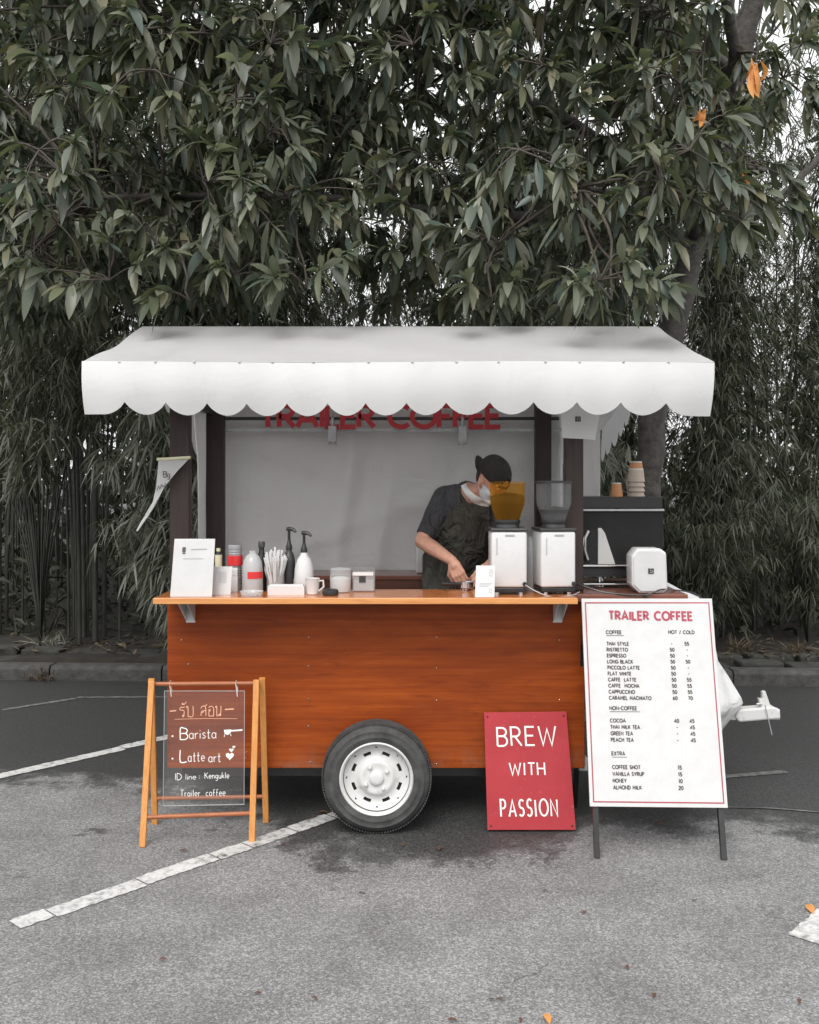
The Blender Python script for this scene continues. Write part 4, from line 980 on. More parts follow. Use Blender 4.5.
b = kt.location; MB().lathe([(.05, 0), (.055, .01), (.055, .16), (.048, .22), (.03, .26), (.03, .28), (.0, .285)], b, 24).build('jug_body', M['grey_plastic'], kt, smooth=True); MB().tube([b + V((.052, -.01, .05)), b + V((.085, -.02, .08)), b + V((.085, -.02, .17)), b + V((.05, -.01, .2))], .008, 8).build('handle', M['black'], kt, smooth=True)

# ------------------------------------------------------------------ things on the counter, left to right
def cpt(px, py): Y = (CH - CT) * CF / (py - 480); return V(((px - 410) / CF * Y, Y, CT))
def scale_at(Y): return CF / Y
# standing menu frame
t = thing('menu_stand', 'tall white menu frame standing at the left end of the counter', 'sign', cpt(192, 597))
c = t.location; k = CF / c.y; q = [P(170.5, 597, c.y), P(212.5, 597, c.y), P(214, 539.5, c.y), P(173, 539.5, c.y)]
q = [p + V((0, (p.z - CT) * .14, 0)) for p in q]; MB().prism(q, (0, .008, .001)).build('frame', M['white_paint'], t, bevel=.002)
MB().prism([q[2] * .5 + q[3] * .5 + V((-.02, .009, -.02)), q[2] * .5 + q[3] * .5 + V((.02, .009, -.02)), q[0] * .5 + q[1] * .5 + V((.02, .12, .001)), q[0] * .5 + q[1] * .5 + V((-.02, .12, .001))], (0, .003, 0)).build('stand_leg', M['grey_plastic'], t)
ux, uy = (q[1] - q[0]), (q[3] - q[0]); nn = ux.cross(uy)
pn = Pen(q[0], ux, uy, nn, .003); pn.stroke([(.052, .222), (.052, .246)], .016); pn.stroke([(.046, .216), (.06, .216)], .006); pn.build('emblem', M['ink'], t)
pn = Pen(q[0], ux, uy, nn, .003); pn.stroke([(.085, .236), (.165, .238)], .005); pn.stroke([(.05, .19), (.15, .19)], .003); pn.build('lettering', M['faint_ink'], t)
# small framed card with box behind
t = thing('card_frame', 'small white framed card with faint grey print right of the tall menu frame', 'sign', cpt(221, 595)); c = t.location
q = [P(211.5, 595, c.y), P(231, 595, c.y), P(232, 567, c.y), P(213, 567, c.y)]; q = [p + V((0, (p.z - CT) * .2, 0)) for p in q]; MB().prism(q, (0, .006, 0)).build('frame', M['white_paint'], t, bevel=.0015)
MB().span((c.x - .02, c.y + .035, CT + .0005), (c.x + .02, c.y + .06, CT + .06)).build('stand_leg', M['grey_plastic'], t)
pn = Pen(q[0], q[1] - q[0], q[3] - q[0], (q[1] - q[0]).cross(q[3] - q[0]), .002)
for i in range(6): pn.stroke([(.03, .115 - i * .010), (.07, .115 - i * .010)], .004)
pn.build('lettering', M['faint_ink'], t)
t = thing('carton', 'small white carton standing behind the framed card beside the cup tower', 'box', cpt(233, 592)); c = t.location
MB().span(c + V((-.026, 0, 0)), c + V((.026, .05, .122))).build('box_body', M['paper'], t, bevel=.002); MB().span(c + V((-.024, -.0025, .085)), c + V((.024, -.0005, .112))).build('flap', M['white_plastic'], t)
t = thing('sauce_bottle', 'small cream-labelled bottle behind the small framed card', 'bottle', V((P(219, 0, 5.12).x, 5.12, CT))); c = t.location
MB().lathe([(.017, 0), (.018, .004), (.018, .17), (.010, .195), (.009, .205), (.0, .206)], c, 16).build('bottle_body', M['charcoal'], t, smooth=True); MB().lathe([(.0188, .125), (.0188, .188)], c, 16).build('bottle_label', M['cream'], t, smooth=True); MB().lathe([(.011, .2065), (.011, .222), (0, .223)], c, 14).build('cap', M['cream'], t, smooth=True)
t = thing('cup_tower', 'tall tower of grey cups with red sleeve band behind the small card', 'cup stack', cpt(235.5, 591)); c = t.location
b = MB(); 
prof = [(.030, 0)]
for i in range(16): z = .012 + i * .0135; prof += [(.031 + .003 * i / 16, z), (.034 + .003 * i / 16, z + .006), (.031 + .003 * i / 16, z + .0075)]
b.lathe(prof + [(.036, .236), (.034, .240), (.0, .238)], c, 24); b.build('cups', M['cup_grey'] if False else M['grey_plastic'], t, smooth=True, angle=70); MB().lathe([(.0395, .135), (.0405, .185)], c, 24).build('red_sleeve', M['red_band'], t, smooth=True)
t = thing('cup_dome', 'bottle-shaped stack of milky plastic cups with a red band', 'cup stack', cpt(253, 592)); c = t.location
MB().lathe([(.052, 0), (.054, .01), (.053, .12), (.048, .155), (.034, .185), (.018, .198), (.018, .212), (.0, .214)], c, 28).build('cups', M['milky'], t, smooth=True)
MB().lathe([(.03, .004), (.032, .06), (.038, .15), (0, .155)], c, 20).build('inner_cups', M['cup_grey'], t, smooth=True)
b = MB().grid(lambda u, v: c + V((.0545 * cos(-1.9 + 1.75 * u), .0545 * sin(-1.9 + 1.75 * u), .072 + .036 * v)), 14, 1); b.build('red_band', M['red_band'], t, smooth=True)
t = thing('dark_bottle', 'tall black bottle with screw cap between the milky cups and the straws', 'bottle', V((P(262, 0, 5.14).x, 5.14, CT))); c = t.location
MB().lathe([(.026, 0), (.028, .006), (.028, .15), (.022, .18), (.014, .205), (.014, .225), (0, .226)], c, 20).build('bottle_body', M['black'], t, smooth=True); MB().lathe([(.018, .2265), (.018, .252), (.016, .256), (0, .257)], c, 18).build('cap', M['charcoal'], t, smooth=True)
t = thing('straw_jar', 'glass jar filled with white paper-wrapped straws in the middle of the counter clutter', 'jar', cpt(276, 591)); c = t.location
b = MB().lathe([(.045, 0), (.047, .006), (.046, .12), (.048, .125)], c, 24); b.f = b.f[:-1]; b.build('jar_body', M['clear'], t, smooth=True, thick=.002)
b = MB()
for i in range(60):
    a = random.uniform(0, 2 * pi); r0 = random.uniform(0, .03); r1 = r0 * 2.0 + random.uniform(0, .035); h = random.uniform(.19, .235) - r1 * .5
    p0, p1 = c + V((r0 * cos(a), r0 * sin(a), .012)), c + V((r1 * cos(a), r1 * sin(a), h)); b.beam(p0, p1, .0085, .007)
b.build('straws', M['paper'], t)
def pump_bottle(px, Y, topy, bodyprof, bm, label, lean=0):
    c = V((P(px, 0, Y).x, Y, CT)); t = thing('pump_bottle', label, 'pump bottle', c, 'pump bottles on the counter')
    MB().lathe(bodyprof, c, 24).build('bottle_body', bm, t, smooth=True, angle=60); z0 = bodyprof[-1][1]
    MB().lathe([(.017, z0 + .0005), (.017, z0 + .02), (.012, z0 + .03), (.008, z0 + .05), (0, z0 + .051)], c, 16).build('collar', M['black'], t, smooth=True)
    zt = P(0, topy, Y).z - CT; b = MB().tube([c + V((0, 0, z0 + .045)), c + V((0, 0, zt - .012))], .0075, 8)
    b.tube([c + V((-.014, 0, zt - .006)), c + V((.0, 0, zt - .004)), c + V((.025, -.012, zt - .008)), c + V((.038, -.018, zt - .020))], [.009, .0115, .009, .007], 8)
    b.build('pump_head', M['black'], t, smooth=True); return t
pump_bottle(289.5, 5.16, 528, [(.030, 0), (.032, .008), (.032, .15), (.026, .185), (.015, .205), (.015, .212)], M['charcoal'], 'dark bottle with a tall black pump behind the straws')
pump_bottle(304.5, 5.12, 532, [(.046, 0), (.050, .01), (.052, .06), (.048, .12), (.036, .165), (.019, .188), (.017, .20)], M['white_plastic'], 'fat white bottle with black pump right of the straws')
t = thing('sanitiser_bottle', 'tiny white pump bottle in front of the fat white pump bottle', 'bottle', cpt(292.5, 591.5)); c = t.location + V((0, .06, 0)); t.location = c
MB().lathe([(.014, 0), (.015, .004), (.015, .06), (.007, .075), (.006, .085), (0, .086)], c, 14).build('bottle_body', M['white_plastic'], t, smooth=True); b = MB().tube([c + V((0, 0, .086)), c + V((0, 0, .108))], .003, 6); b.box(c + V((-.006, 0, .11)), (.022, .007, .006)); b.build('pump_head', M['white_plastic'], t)
t = thing('napkin_tray', 'low white tray on the counter in front of the straw jar', 'tray', cpt(286.5, 595)); c = t.location
b = MB().span(c + V((-.092, 0, 0)), c + V((.092, .055, .006)))
for a_, b_ in (((-.092, 0, .006), (.092, .004, .045)), ((-.092, .051, .006), (.092, .055, .045)), ((-.092, .004, .006), (-.088, .051, .045)), ((.088, .004, .006), (.092, .051, .045))): b.span(c + V(a_), c + V(b_))
b.build('tray_body', M['white_plastic'], t); MB().span(c + V((-.085, .006, .0065)), c + V((.085, .049, .05))).build('napkins', M['paper'], t, bevel=.003)
t = thing('clear_tray', 'shallow clear tray of white bits below the milky cup stack', 'tray', cpt(252, 596)); c = t.location
b = MB().lathe([(.05, 0), (.058, .022), (.060, .024)], c, 28); b.f = b.f[:-1]; b.build('tray_body', M['clear'], t, smooth=True, thick=.0015); b = MB()
for i in range(26): a = random.uniform(0, 6.3); r_ = random.uniform(0, .042); b.box(c + V((r_ * cos(a), r_ * sin(a), .006 + random.random() * .006)), (.016, .010, .006), Matrix.Rotation(a * 3, 3, 'Z'))
b.build('sachets', M['paper'], t)
t = thing('creamer_cup', 'white cup with handle beside the black round lid', 'cup', cpt(313, 594.5)); c = t.location
b = MB().lathe([(.026, 0), (.030, .004), (.036, .078), (.038, .082), (.034, .080), (.028, .008), (0, .006)], c, 24); b.build('cup_body', M['white_plastic'], t, smooth=True); MB().tube([c + V((.033, -.005, .068)), c + V((.055, -.012, .072)), c + V((.058, -.014, .04)), c + V((.033, -.005, .018))], .005, 8).build('handle', M['white_plastic'], t, smooth=True)
t = tag(MB().lathe([(.036, 0), (.040, .003), (.041, .018), (.039, .026), (.030, .030), (0, .031)], cpt(331, 595), 28).build('jar_lid', M['black'], None, smooth=True), 'round black lid lying on the counter in front of the glass jars', 'lid'); rebase(t, cpt(331, 595))
t = thing('glass_jar', 'rounded clear jar half full of white sugar behind the black lid', 'jar', cpt(341, 592)); c = t.location
b = MB().lathe([(.050, 0), (.055, .006), (.056, .08), (.052, .105), (.056, .112), (.056, .120), (.03, .126), (0, .127)], c, 28); b.build('jar_body', M['clear'], t, smooth=True); MB().lathe([(.049, .004), (.052, .07), (.03, .078), (0, .079)], c, 24).build('sugar', M['paper'], t, smooth=True)
t = thing('square_jar', 'square clear container with white lid strip and dark square label, right of the round jar', 'jar', cpt(364, 592)); c = t.location
MB().span(c + V((-.058, -.0, 0)), c + V((.058, .09, .105))).build('jar_body', M['clear'], t, bevel=.008); MB().span(c + V((-.060, -.002, .1055)), c + V((.060, .092, .126))).build('lid', M['smoke'], t, bevel=.004)
MB().span(c + V((-.052, .004, .004)), c + V((.052, .086, .06))).build('contents', M['grey_plastic'], t, bevel=.004); MB().span(c + V((-.056, -.004, .085)), c + V((.05, -.001, .102))).build('white_strip', M['paper'], t)
pn = Pen(c + V((-.006, -.002, .05)), (1, 0, 0), (0, 0, 1), (0, -1, 0)); pn.stroke([(0, 0), (0, .032)], .034); pn.build('label', M['charcoal'], t)
t = thing('counter_card', 'small upright white card with faint icons in front of the left grinder', 'sign', cpt(485.5, 597.5)); c = t.location
q = [P(475.5, 595.5, c.y), P(495, 595.5, c.y), P(496, 566, c.y), P(477, 566, c.y)]; q = [p + V((0, (p.z - CT) * .15, 0)) for p in q]; 
for p in q[:2]: p.z = CT + .0005
MB().prism(q, (0, .005, 0)).build('card', M['paper'], t, bevel=.001); MB().span((c.x - .03, c.y + .006, CT + .0003), (c.x + .03, c.y + .05, CT + .004)).build('card_foot', M['white_plastic'], t)
pn = Pen(q[0], q[1] - q[0], q[3] - q[0], (q[1] - q[0]).cross(q[3] - q[0]), .0015)
for v0 in (.022, .105): pn.stroke([(.068, v0), (.08, v0), (.08, v0 + .018), (.068, v0 + .018), (.068, v0)], .0025)
pn.stroke([(.066, .128), (.074, .138), (.082, .128)], .0022)
for i in range(3): pn.stroke([(.02, .068 - i * .007), (.085 - .01 * i, .068 - i * .007)], .0018)
pn.build('lettering', M['faint_ink'], t)
t = thing('white_canister', 'white upright canister on the back shelf left of the barista', 'canister', V((P(424, 0, 6.02).x, 6.02, 1.2125))); c = t.location
MB().span(c + V((-.046, -.035, 0)), c + V((.046, .035, .17))).build('canister_body', M['white_plastic'], t, bevel=.012, seg=3, smooth=True); MB().lathe([(.02, .171), (.02, .188), (0, .189)], c, 18).build('cap', M['white_plastic'], t, smooth=True)

# pennant hanging from the left front post
t = thing('pennant', 'white triangular pennant with dark writing hanging from the left front post', 'pennant', P(168, 459, 5.06))
Y = 5.06; q = [P(159, 460, Y), P(190, 458, Y), P(178, 471, Y), P(165, 487, Y), P(155, 506, Y), P(148, 517, Y), P(146, 514.5, Y), P(153, 502, Y), P(156.5, 487, Y), P(158.5, 472, Y)]
q2 = [p + V((0, .008 * sin(i * 1.9), 0)) for i, p in enumerate(q)]; MB().prism(q2, (0, .002, 0)).build('flag_cloth', M['canvas'], t)
MB().tube([P(157.5, 459.5, Y), P(191, 457.5, Y)], .008, 8).build('flag_rod', M['cream'], t, smooth=True); MB().tube([P(147, 516, Y), P(142, 523.5, Y), P(137.5, 531, Y)], [.008, .007, .004], 6).build('tail_tassel', M['canvas'], t, smooth=True)
pn = Pen(P(163, 480, Y - .008), (1, 0, 0), (0, 0, 1), (0, -1, 0), .0015); pn.text('Bg', .005, .014, .030, .004, .1, smooth=False); pn.stroke(smooth_line([(-.028, -.055), (-.02, -.03), (-.014, -.045), (-.004, -.024), (.004, -.036), (.018, -.016)], 3), .0035); pn.build('lettering', M['ink'], t)
# ------------------------------------------------------------------ menu board (right)
t = thing('menu_board', 'white A-frame price board with red border standing on black legs right of the trailer', 'menu board', (1.19, 4.78, 0))
TL, TR, BR_, BL = P(582, 598.5, 4.97), P(712.5, 598.5, 4.97), P(728.5, 808, 4.68), P(590.5, 806.5, 4.68)
ux, uy = (BR_ - BL).normalized(), ((TL + TR) - (BL + BR_)).normalized(); nn = ux.cross(uy).normalized(); Wm, Hm = (BR_ - BL).length, ((TL + TR) / 2 - (BL + BR_) / 2).length
b = MB().prism([BL, BR_, TR, TL], -nn * .012); pan = b.build('board', M['white_paint'], t, bevel=.002)
def quad_pt(u, v): return (BL.lerp(BR_, u)).lerp(TL.lerp(TR, u), v)
def skew(d):
    k = ux.dot(uy); a, b = d.dot(ux), d.dot(uy); return (a - b * k) / (1 - k * k), (b - a * k) / (1 - k * k)
qp = Pen(BL, ux, uy, nn, .0015)
def bpts(pts):
    r_ = []
    for u, v in pts:
        d = quad_pt(u, v) - BL; r_.append(skew(d))
    return r_
qp.stroke(bpts([(.028, .022), (.972, .022), (.972, .978), (.028, .978), (.028, .022)]), .0058); qp.build('red_border', M['menu_red'], pan)
def mtext(pn, txt, u, vtop, h, w, align='l', sp=.24, fit=None, sx=1):
    d = quad_pt(u, 1 - vtop) - BL; d = skew(d); pn.text(txt, d[0], d[1] - h / 2, h, w, sp, align, fit, sx=sx)
tp = Pen(BL, ux, uy, nn, .0015); mtext(tp, 'TRAILER COFFEE', .205, .086, .040, .0108, 'l', .24, fit=.635 * Wm); tp.build('title_lettering', M['menu_red'], pan)
pp = Pen(BL, ux, uy, nn, .0015); hh, ww = .0158, .0042
rows = [('THAI STYLE', '-', '55'), ('RISTRETTO', '50', '-'), ('ESPRESSO', '50', '-'), ('LONG BLACK', '50', '50'), ('PICCOLO LATTE', '50', '-'), ('FLAT WHITE', '50', '-'), ('CAFFE  LATTE', '50', '55'), ('CAFFE  MOCHA', '50', '55'), ('CAPPUCCINO', '50', '55'), ('CARAMEL MACHIATO', '60', '70')]
def flush(nm='price_lettering'):
    global pp
    pp.build(nm, M['ink'], pan); pp = Pen(BL, ux, uy, nn, .0015)
def under(u0, u1, v): pp.stroke(bpts([(u0, 1 - v), (u1, 1 - v)]), .0024)
mtext(pp, 'COFFEE', .176, .170, hh, ww); under(.176, .31, .187); flush('heading_lettering'); mtext(pp, 'HOT / COLD', .845, .170, hh, ww, 'r'); flush('heading_lettering')
def row(i, v, a, b, c):
    mtext(pp, a, .176, v, hh, ww, sx=.92)
    if b: mtext(pp, b, .668, v, hh, ww, 'c')
    if c: mtext(pp, c, .782, v, hh, ww, 'c')
    flush()
for i, (a, b, c) in enumerate(rows): row(i, .227 + .0294 * i, a, b, c)
mtext(pp, 'NON-COFFEE', .176, .541, hh, ww); under(.176, .40, .558); flush('heading_lettering')
for i, (a, b, c) in enumerate([('COCOA', '40', '45'), ('THAI MILK TEA', '-', '45'), ('GREEN TEA', '-', '45'), ('PEACH TEA', '-', '45')]): row(i, .600 + .0303 * i, a, b, c)
mtext(pp, 'EXTRA', .176, .755, hh, ww); under(.176, .285, .772); flush('heading_lettering')
for i, (a, b) in enumerate([('COFFEE SHOT', '15'), ('VANILLA SYRUP', '15'), ('HONEY', '10'), ('ALMOND MILK', '20')]): row(i, .818 + .0312 * i, a, b, None)
back = V((0, .0, 0))
for u, px, py in ((.045, 597.5, 858), (.955, 724.5, 860)):
    p1 = quad_pt(u, .96) - nn * .026; d = (quad_pt(u, 0) - quad_pt(u, 1)).normalized(); Yf = CH * CF / (py - 480); foot = V(((px - 410) / CF * Yf, Yf, .0))
    MB().beam(foot, quad_pt(u, .0) - nn * .026, .026, .022).build('leg', M['black'], t); 
    MB().beam(quad_pt(u, .0) - nn * .026, p1, .026, .022).build('back_rail', M['charcoal'], t)
    pr = V((p1.x, 5.36, 0)); MB().beam(p1 + V((0, .03, 0)), pr, .026, .022).build('leg', M['black'], t)
hg = MB().box(quad_pt(.5, 1) + V((0, .02, .004)), (.012, .02, .016)).build('clip', M['black'], t)
# ------------------------------------------------------------------ red BREW WITH PASSION board
t = thing('red_sign', 'red board hand-lettered BREW WITH PASSION leaning against the orange trailer', 'sign', (.61, 5.0, 0))
TL, TR, BR_, BL = P(484.5, 712.5, 5.072), P(567, 711.5, 5.072), P(576.5, 830, 4.975), P(488, 831.5, 4.975)
for p in (BL, BR_): p.z = max(p.z, .012)
ux, uy = (BR_ - BL).normalized(), ((TL + TR) - (BL + BR_)).normalized(); nn = ux.cross(uy).normalized(); Wm = (BR_ - BL).length
pan = MB().prism([BL, BR_, TR, TL], -nn * .010).build('board', M['red_board'], t, bevel=.002)
sp = Pen(BL, ux, uy, nn, .0016)
def stext(txt, u0, u1, v0, v1, w, sx=1):
    a = quad_pt(u0, 1 - v1) - BL; h = (v1 - v0) * (TL - BL).length; a = skew(a); sp.text(txt, a[0], a[1], h, w, .24 if len(txt) < 7 else .2, 'l', (u1 - u0) * Wm, False, .035); sp.build('lettering', M['sign_white'], pan); sp.mb = MB()
stext('BREW', .15, .82, .125, .285, .0092); stext('WITH', .28, .68, .435, .54, .0078); stext('PASSION', .16, .80, .745, .885, .0088)
sw = MB()
for u, v in ((.04, .035), (.96, .035), (.04, .965), (.96, .965)): sw.ball(quad_pt(u, v) + nn * .001, .005, 8)
sw.build('nail', M['charcoal'], pan)
MB().beam(V(((560 - 410) / CF * 5.02, 5.03, 0)), V(((560 - 410) / CF * 5.02, 5.045, .25)), .018, .018).build('prop', M['charcoal'], t)
# ------------------------------------------------------------------ wooden easel with hanging acrylic board (left)
t = thing('easel_stand', 'golden wooden A-frame stand in front of the trailer left of the wheel', 'sign stand', (-1.02, 4.95, 0))
def gp(px, py): Y = CH * CF / (py - 480); return V(((px - 410) / CF * Y, Y, 0))
fl, frr, rl, rr_ = gp(143, 847), gp(252.5, 842), gp(155.5, 824), gp(266.5, 822)
tl, trr = P(151.5, 680, 4.93), P(257.5, 679, 4.955)
def leg(foot, top, m, dx=0, dy=0): MB().beam(foot, top + V((dx, dy, 0)), .030, .022).build('leg', m, t, bevel=.003)
leg(fl, tl, M['frame_wood'], .008, -.016); leg(frr, trr, M['frame_wood'], .0, -.016); leg(rl, tl, M['frame_wood'], -.006, .030); leg(rr_, trr, M['frame_wood'], .022, .030)
def dowel(a, b, r_, nm='cross_bar'): MB().tube([a, b], r_, 12).build(nm, M['frame_dark'], t, smooth=True)
bar = P(0, 684, 4.94).z; dowel(V((tl.x - .004, 4.937, bar)), V((trr.x + .012, 4.96, bar)), .011, 'top_bar')
def on(a, b, z): return a.lerp(b, (z - a.z) / (b.z - a.z))
z = P(0, 815.5, 4.83).z; dowel(on(fl, tl, z), on(frr, trr, z), .011); z = P(0, 798.5, 5.07).z; dowel(on(rl, tl + V((0, .03, 0)), z), on(rr_, trr + V((.02, .03, 0)), z), .011)
ac = thing('acrylic_board', 'clear acrylic board with white and peach handwriting hanging from the wooden stand', 'sign', P(204, 805, 4.94))
A0, A1, A2, A3 = P(163.5, 806, 4.945), P(244.5, 804.5, 4.955), P(245, 691, 4.955), P(165, 691, 4.945)
ux = (A1 - A0).normalized(); uy = V((0, 0, 1)); nn = V((-ux.y * 0, -1, 0)); Wa, Ha = (A1 - A0).length, A3.z - A0.z
MB().prism([A0, A1, A2, A3], (0, .005, 0)).build('sheet', M['acrylic'], ac)
ed = MB()
for p, q in ((A0, A1), (A1, A2), (A2, A3), (A3, A0)): ed.beam(p + V((0, .0025, 0)), q + V((0, .0025, 0)), .0022, .0058)
ed.build('edge', M['milky'], ac)
for px in (171.5, 237.5):
    ho = MB()
    a = P(px, 694, 4.948); ho.tube([a + V((.003, -.006, -.012)), a + V((0, -.008, .02)), V((a.x - .004, 4.93, bar + .012)), V((a.x - .004, 4.95, bar + .0135)), V((a.x - .002, 4.965, bar)), a + V((.001, .012, .005))], .0028, 6)
    ho.build('hook', M['white_plastic'], ac, smooth=True)
def hp(x, y): return ((x - 185) / 435 * Wa, (1 - (y - 112) / 623) * Ha)
kx = Wa / 435; kp = Pen(A0, ux, uy, nn, .0012); cp_ = Pen(A0, ux, uy, nn, .0012)
def hw(pn, txt, x0, x1, yb, hpx, w, sp_=.18, jit=.02): u, v = hp(x0, yb); pn.text(txt, u, v, hpx * kx, w, sp_, 'l', (x1 - x0) * kx, True, jit)
cp_.stroke([hp(222, 222), hp(256, 219)], .005); cp_.stroke([hp(518, 217), hp(566, 215)], .006)
hw(cp_, 'รับ', 272, 358, 252, 56, 0.0034); hw(cp_, 'สอน', 385, 502, 250, 56, 0.0034); cp_.stroke([hp(248, 266), hp(400, 264), hp(585, 268)], 0.0020); cp_.build('heading_lettering', M['peach_chalk'], ac)
for y in (357, 479): u, v = hp(236, y); kp.blob([(u + .0048 * cos(a * pi / 5), v + .0048 * sin(a * pi / 5)) for a in range(10)])
hw(kp, 'B', 278, 318, 376, 62, 0.0050); hw(kp, 'arista', 326, 470, 372, 52, 0.0032)
hw(kp, 'L', 278, 312, 498, 64, 0.0052); hw(kp, 'atte', 320, 408, 496, 52, 0.0032); hw(kp, 'art', 430, 494, 500, 50, 0.0032)
hw(kp, 'ID', 250, 284, 594, 34, 0.0029); hw(kp, 'line', 306, 362, 594, 30, 0.0024); hw(kp, ':', 376, 386, 592, 30, 0.0027, jit=0); hw(kp, 'Kengukle', 410, 540, 590, 32, 0.0026)
hw(kp, 'Trailer', 278, 384, 684, 34, 0.0026); hw(kp, 'coffee', 416, 520, 684, 36, 0.0026)
kp.build('lettering', M['chalk'], ac); kp = Pen(A0, ux, uy, nn, 0.0010)
# portafilter doodle and hearts
kp.stroke([hp(548, 334), hp(612, 330)], .0075); kp.blob([hp(*p) for p in ((512, 328), (552, 326), (548, 346), (532, 356), (516, 348))]); kp.stroke([hp(516, 352), hp(514, 366)], .003); kp.stroke([hp(546, 350), hp(552, 362)], .003)
kp.build('doodle', M['chalk'], ac); kp = Pen(A0, ux, uy, nn, .0012)
def heart(cx, cy, s):
    pts = []
    for i in range(24):
        a = 2 * pi * i / 24; x = 16 * sin(a) ** 3; y = 13 * cos(a) - 5 * cos(2 * a) - 2 * cos(3 * a) - cos(4 * a); u, v = hp(cx, cy); pts.append((u + x * s * kx / 16, v + y * s * kx / 16))
    kp.blob(pts)
heart(544, 470, 22); heart(552, 438, 12); heart(566, 421, 8); kp.build('heart_doodle', M['chalk'], ac)

# ------------------------------------------------------------------ cable, fallen leaves on the asphalt
gpz = lambda px, py: gp(px, py) + V((0, 0, .005))
cb = MB().tube(smooth_line([gpz(690, 806), gpz(730, 808), gpz(770, 809), gpz(822, 813), gpz(870, 815)], 6), .005, 6).build('ground_cable', M['black'], None, smooth=True); rebase(cb, gp(770, 809)); tag(cb, 'black cable lying on the asphalt right of the menu board legs', 'cable')
def fallen(px, py, L, m, label, grp=None):
    c = gp(px, py); a = random.uniform(0, 6.28); n = 1; L = L * (.62 if grp else 1); b = np.array([(c.x - cos(a) * L / 2, c.y - sin(a) * L / 2, .006)])
    v, q = leaves(b, np.array([(cos(a), sin(a), .10)]), np.array([(random.gauss(0, .25), random.gauss(0, .25), 1.0)]), np.array([L]), np.array([L * .42]), np.array([.04]), BROAD, .35, np.array([.05]))
    v[:, 2] = np.maximum(v[:, 2], .005); o = np_mesh('fallen_leaf', v, q, M[m]); rebase(o, c); tag(o, label, 'leaf', grp)
fallen(548, 1021, .06, 'orange_leaf', 'orange dry leaf at the bottom edge of the asphalt'); fallen(811, 911, .08, 'orange_leaf', 'orange dry leaf beside the white paint at the right edge')
M['brown_leaf'] = leafmat('brown_fallen_leaf', [(.075, .035, .022), (.12, .05, .03), (.045, .03, .022)], .8, .05)
for px, py, L in ((184, 852, .07), (324, 814, .10), (314, 818, .07), (283, 845, .05), (403, 846, .06), (225, 857, .05), (362, 894, .05), (163, 961, .05), (258, 995, .05), (315, 1000, .05), (568, 826, .07), (585, 914, .05), (660, 824, .07), (500, 1001, .05), (492, 1001, .05), (655, 997, .06), (628, 969, .05), (546, 892, .05), (695, 902, .05), (452, 1022, .06), (521, 1022, .05), (800, 1003, .05), (440, 850, .09)):
    fallen(px, py, L, 'brown_leaf', 'small dark dry leaf lying on the grey asphalt', 'dry leaves scattered on the asphalt')
# ------------------------------------------------------------------ the barista
pb = V((P(455, 0, 5.76).x, 5.78, BZ0 + .046))     # between the feet, on the trailer floor
bd = MB()
def ring_loft(mb, secs, n=20):
    'secs: (centre, rx, ry, tangent tilt dir) stacked; closed ends'
    vs = []; m = len(secs)
    for i, (c, rx, ry) in enumerate(secs):
        c = V(c); t_ = (V(secs[min(i + 1, m - 1)][0]) - V(secs[max(i - 1, 0)][0])).normalized(); s_ = V((1, .12, 0)); s_ = (s_ - t_ * s_.dot(t_)).normalized(); f_ = t_.cross(s_)
        vs += [c + s_ * rx * cos(2 * pi * k / n) + f_ * ry * sin(2 * pi * k / n) for k in range(n)]
    fs = [(i * n + k, i * n + (k + 1) % n, (i + 1) * n + (k + 1) % n, (i + 1) * n + k) for i in range(m - 1) for k in range(n)] + [tuple(reversed(range(n))), tuple(range((m - 1) * n, m * n))]
    mb.add(vs, fs)
pel, wai, che, shc, nkb = P(452, 596, 5.80), P(454, 570, 5.79), P(462, 530, 5.72), P(466, 499, 5.66), P(473, 491, 5.60)
hc = P(492, 481.5, 5.47)          # head centre
torso = [(pel + V((0, 0, -.10)), .13, .10), (pel, .165, .115), (wai, .148, .108), (che + V((-.005, .01, -.06)), .165, .118), (che, .178, .122), (shc + V((0, 0, -.035)), .165, .105), (shc, .12, .085), (nkb, .062, .062)]
ring_loft(bd, torso)
sR, eR, wR = P(446, 499, 5.66), P(422.5, 541, 5.56), P(453, 561, 5.34)
sL, eL, wL = P(497, 509, 5.60), P(507, 551, 5.60), P(489, 566, 5.38)
for s_, e_, w_ in ((sR, eR, wR), (sL, eL, wL)):
    bd.capsule(s_, e_, .056, .043); bd.capsule(e_, e_.lerp(w_, .35), .043, .043); bd.capsule(e_.lerp(w_, .35), w_, .043, .028)
bd.capsule(shc, s_ if False else sR, .07, .058); bd.capsule(shc, sL, .07, .058)
bd.capsule(nkb - V((0, 0, .03)), hc + V((-.03, .05, -.05)), .062, .056)
fl_, fr_ = V((pb.x - .13, pb.y - .02, pb.z)), V((pb.x + .12, pb.y + .03, pb.z))
for sg, ft in ((-1, fl_), (1, fr_)):
    hip = pel + V((sg * .085, 0, -.03)); kn = hip.lerp(ft, .5) + V((0, -.04, .03)); an = ft + V((0, .03, .08))
    bd.capsule(hip, kn, .088, .058); bd.capsule(kn, an, .058, .042); bd.capsule(an + V((0, .03, -.045)), ft + V((0, -.15, .03)), .034, .03)
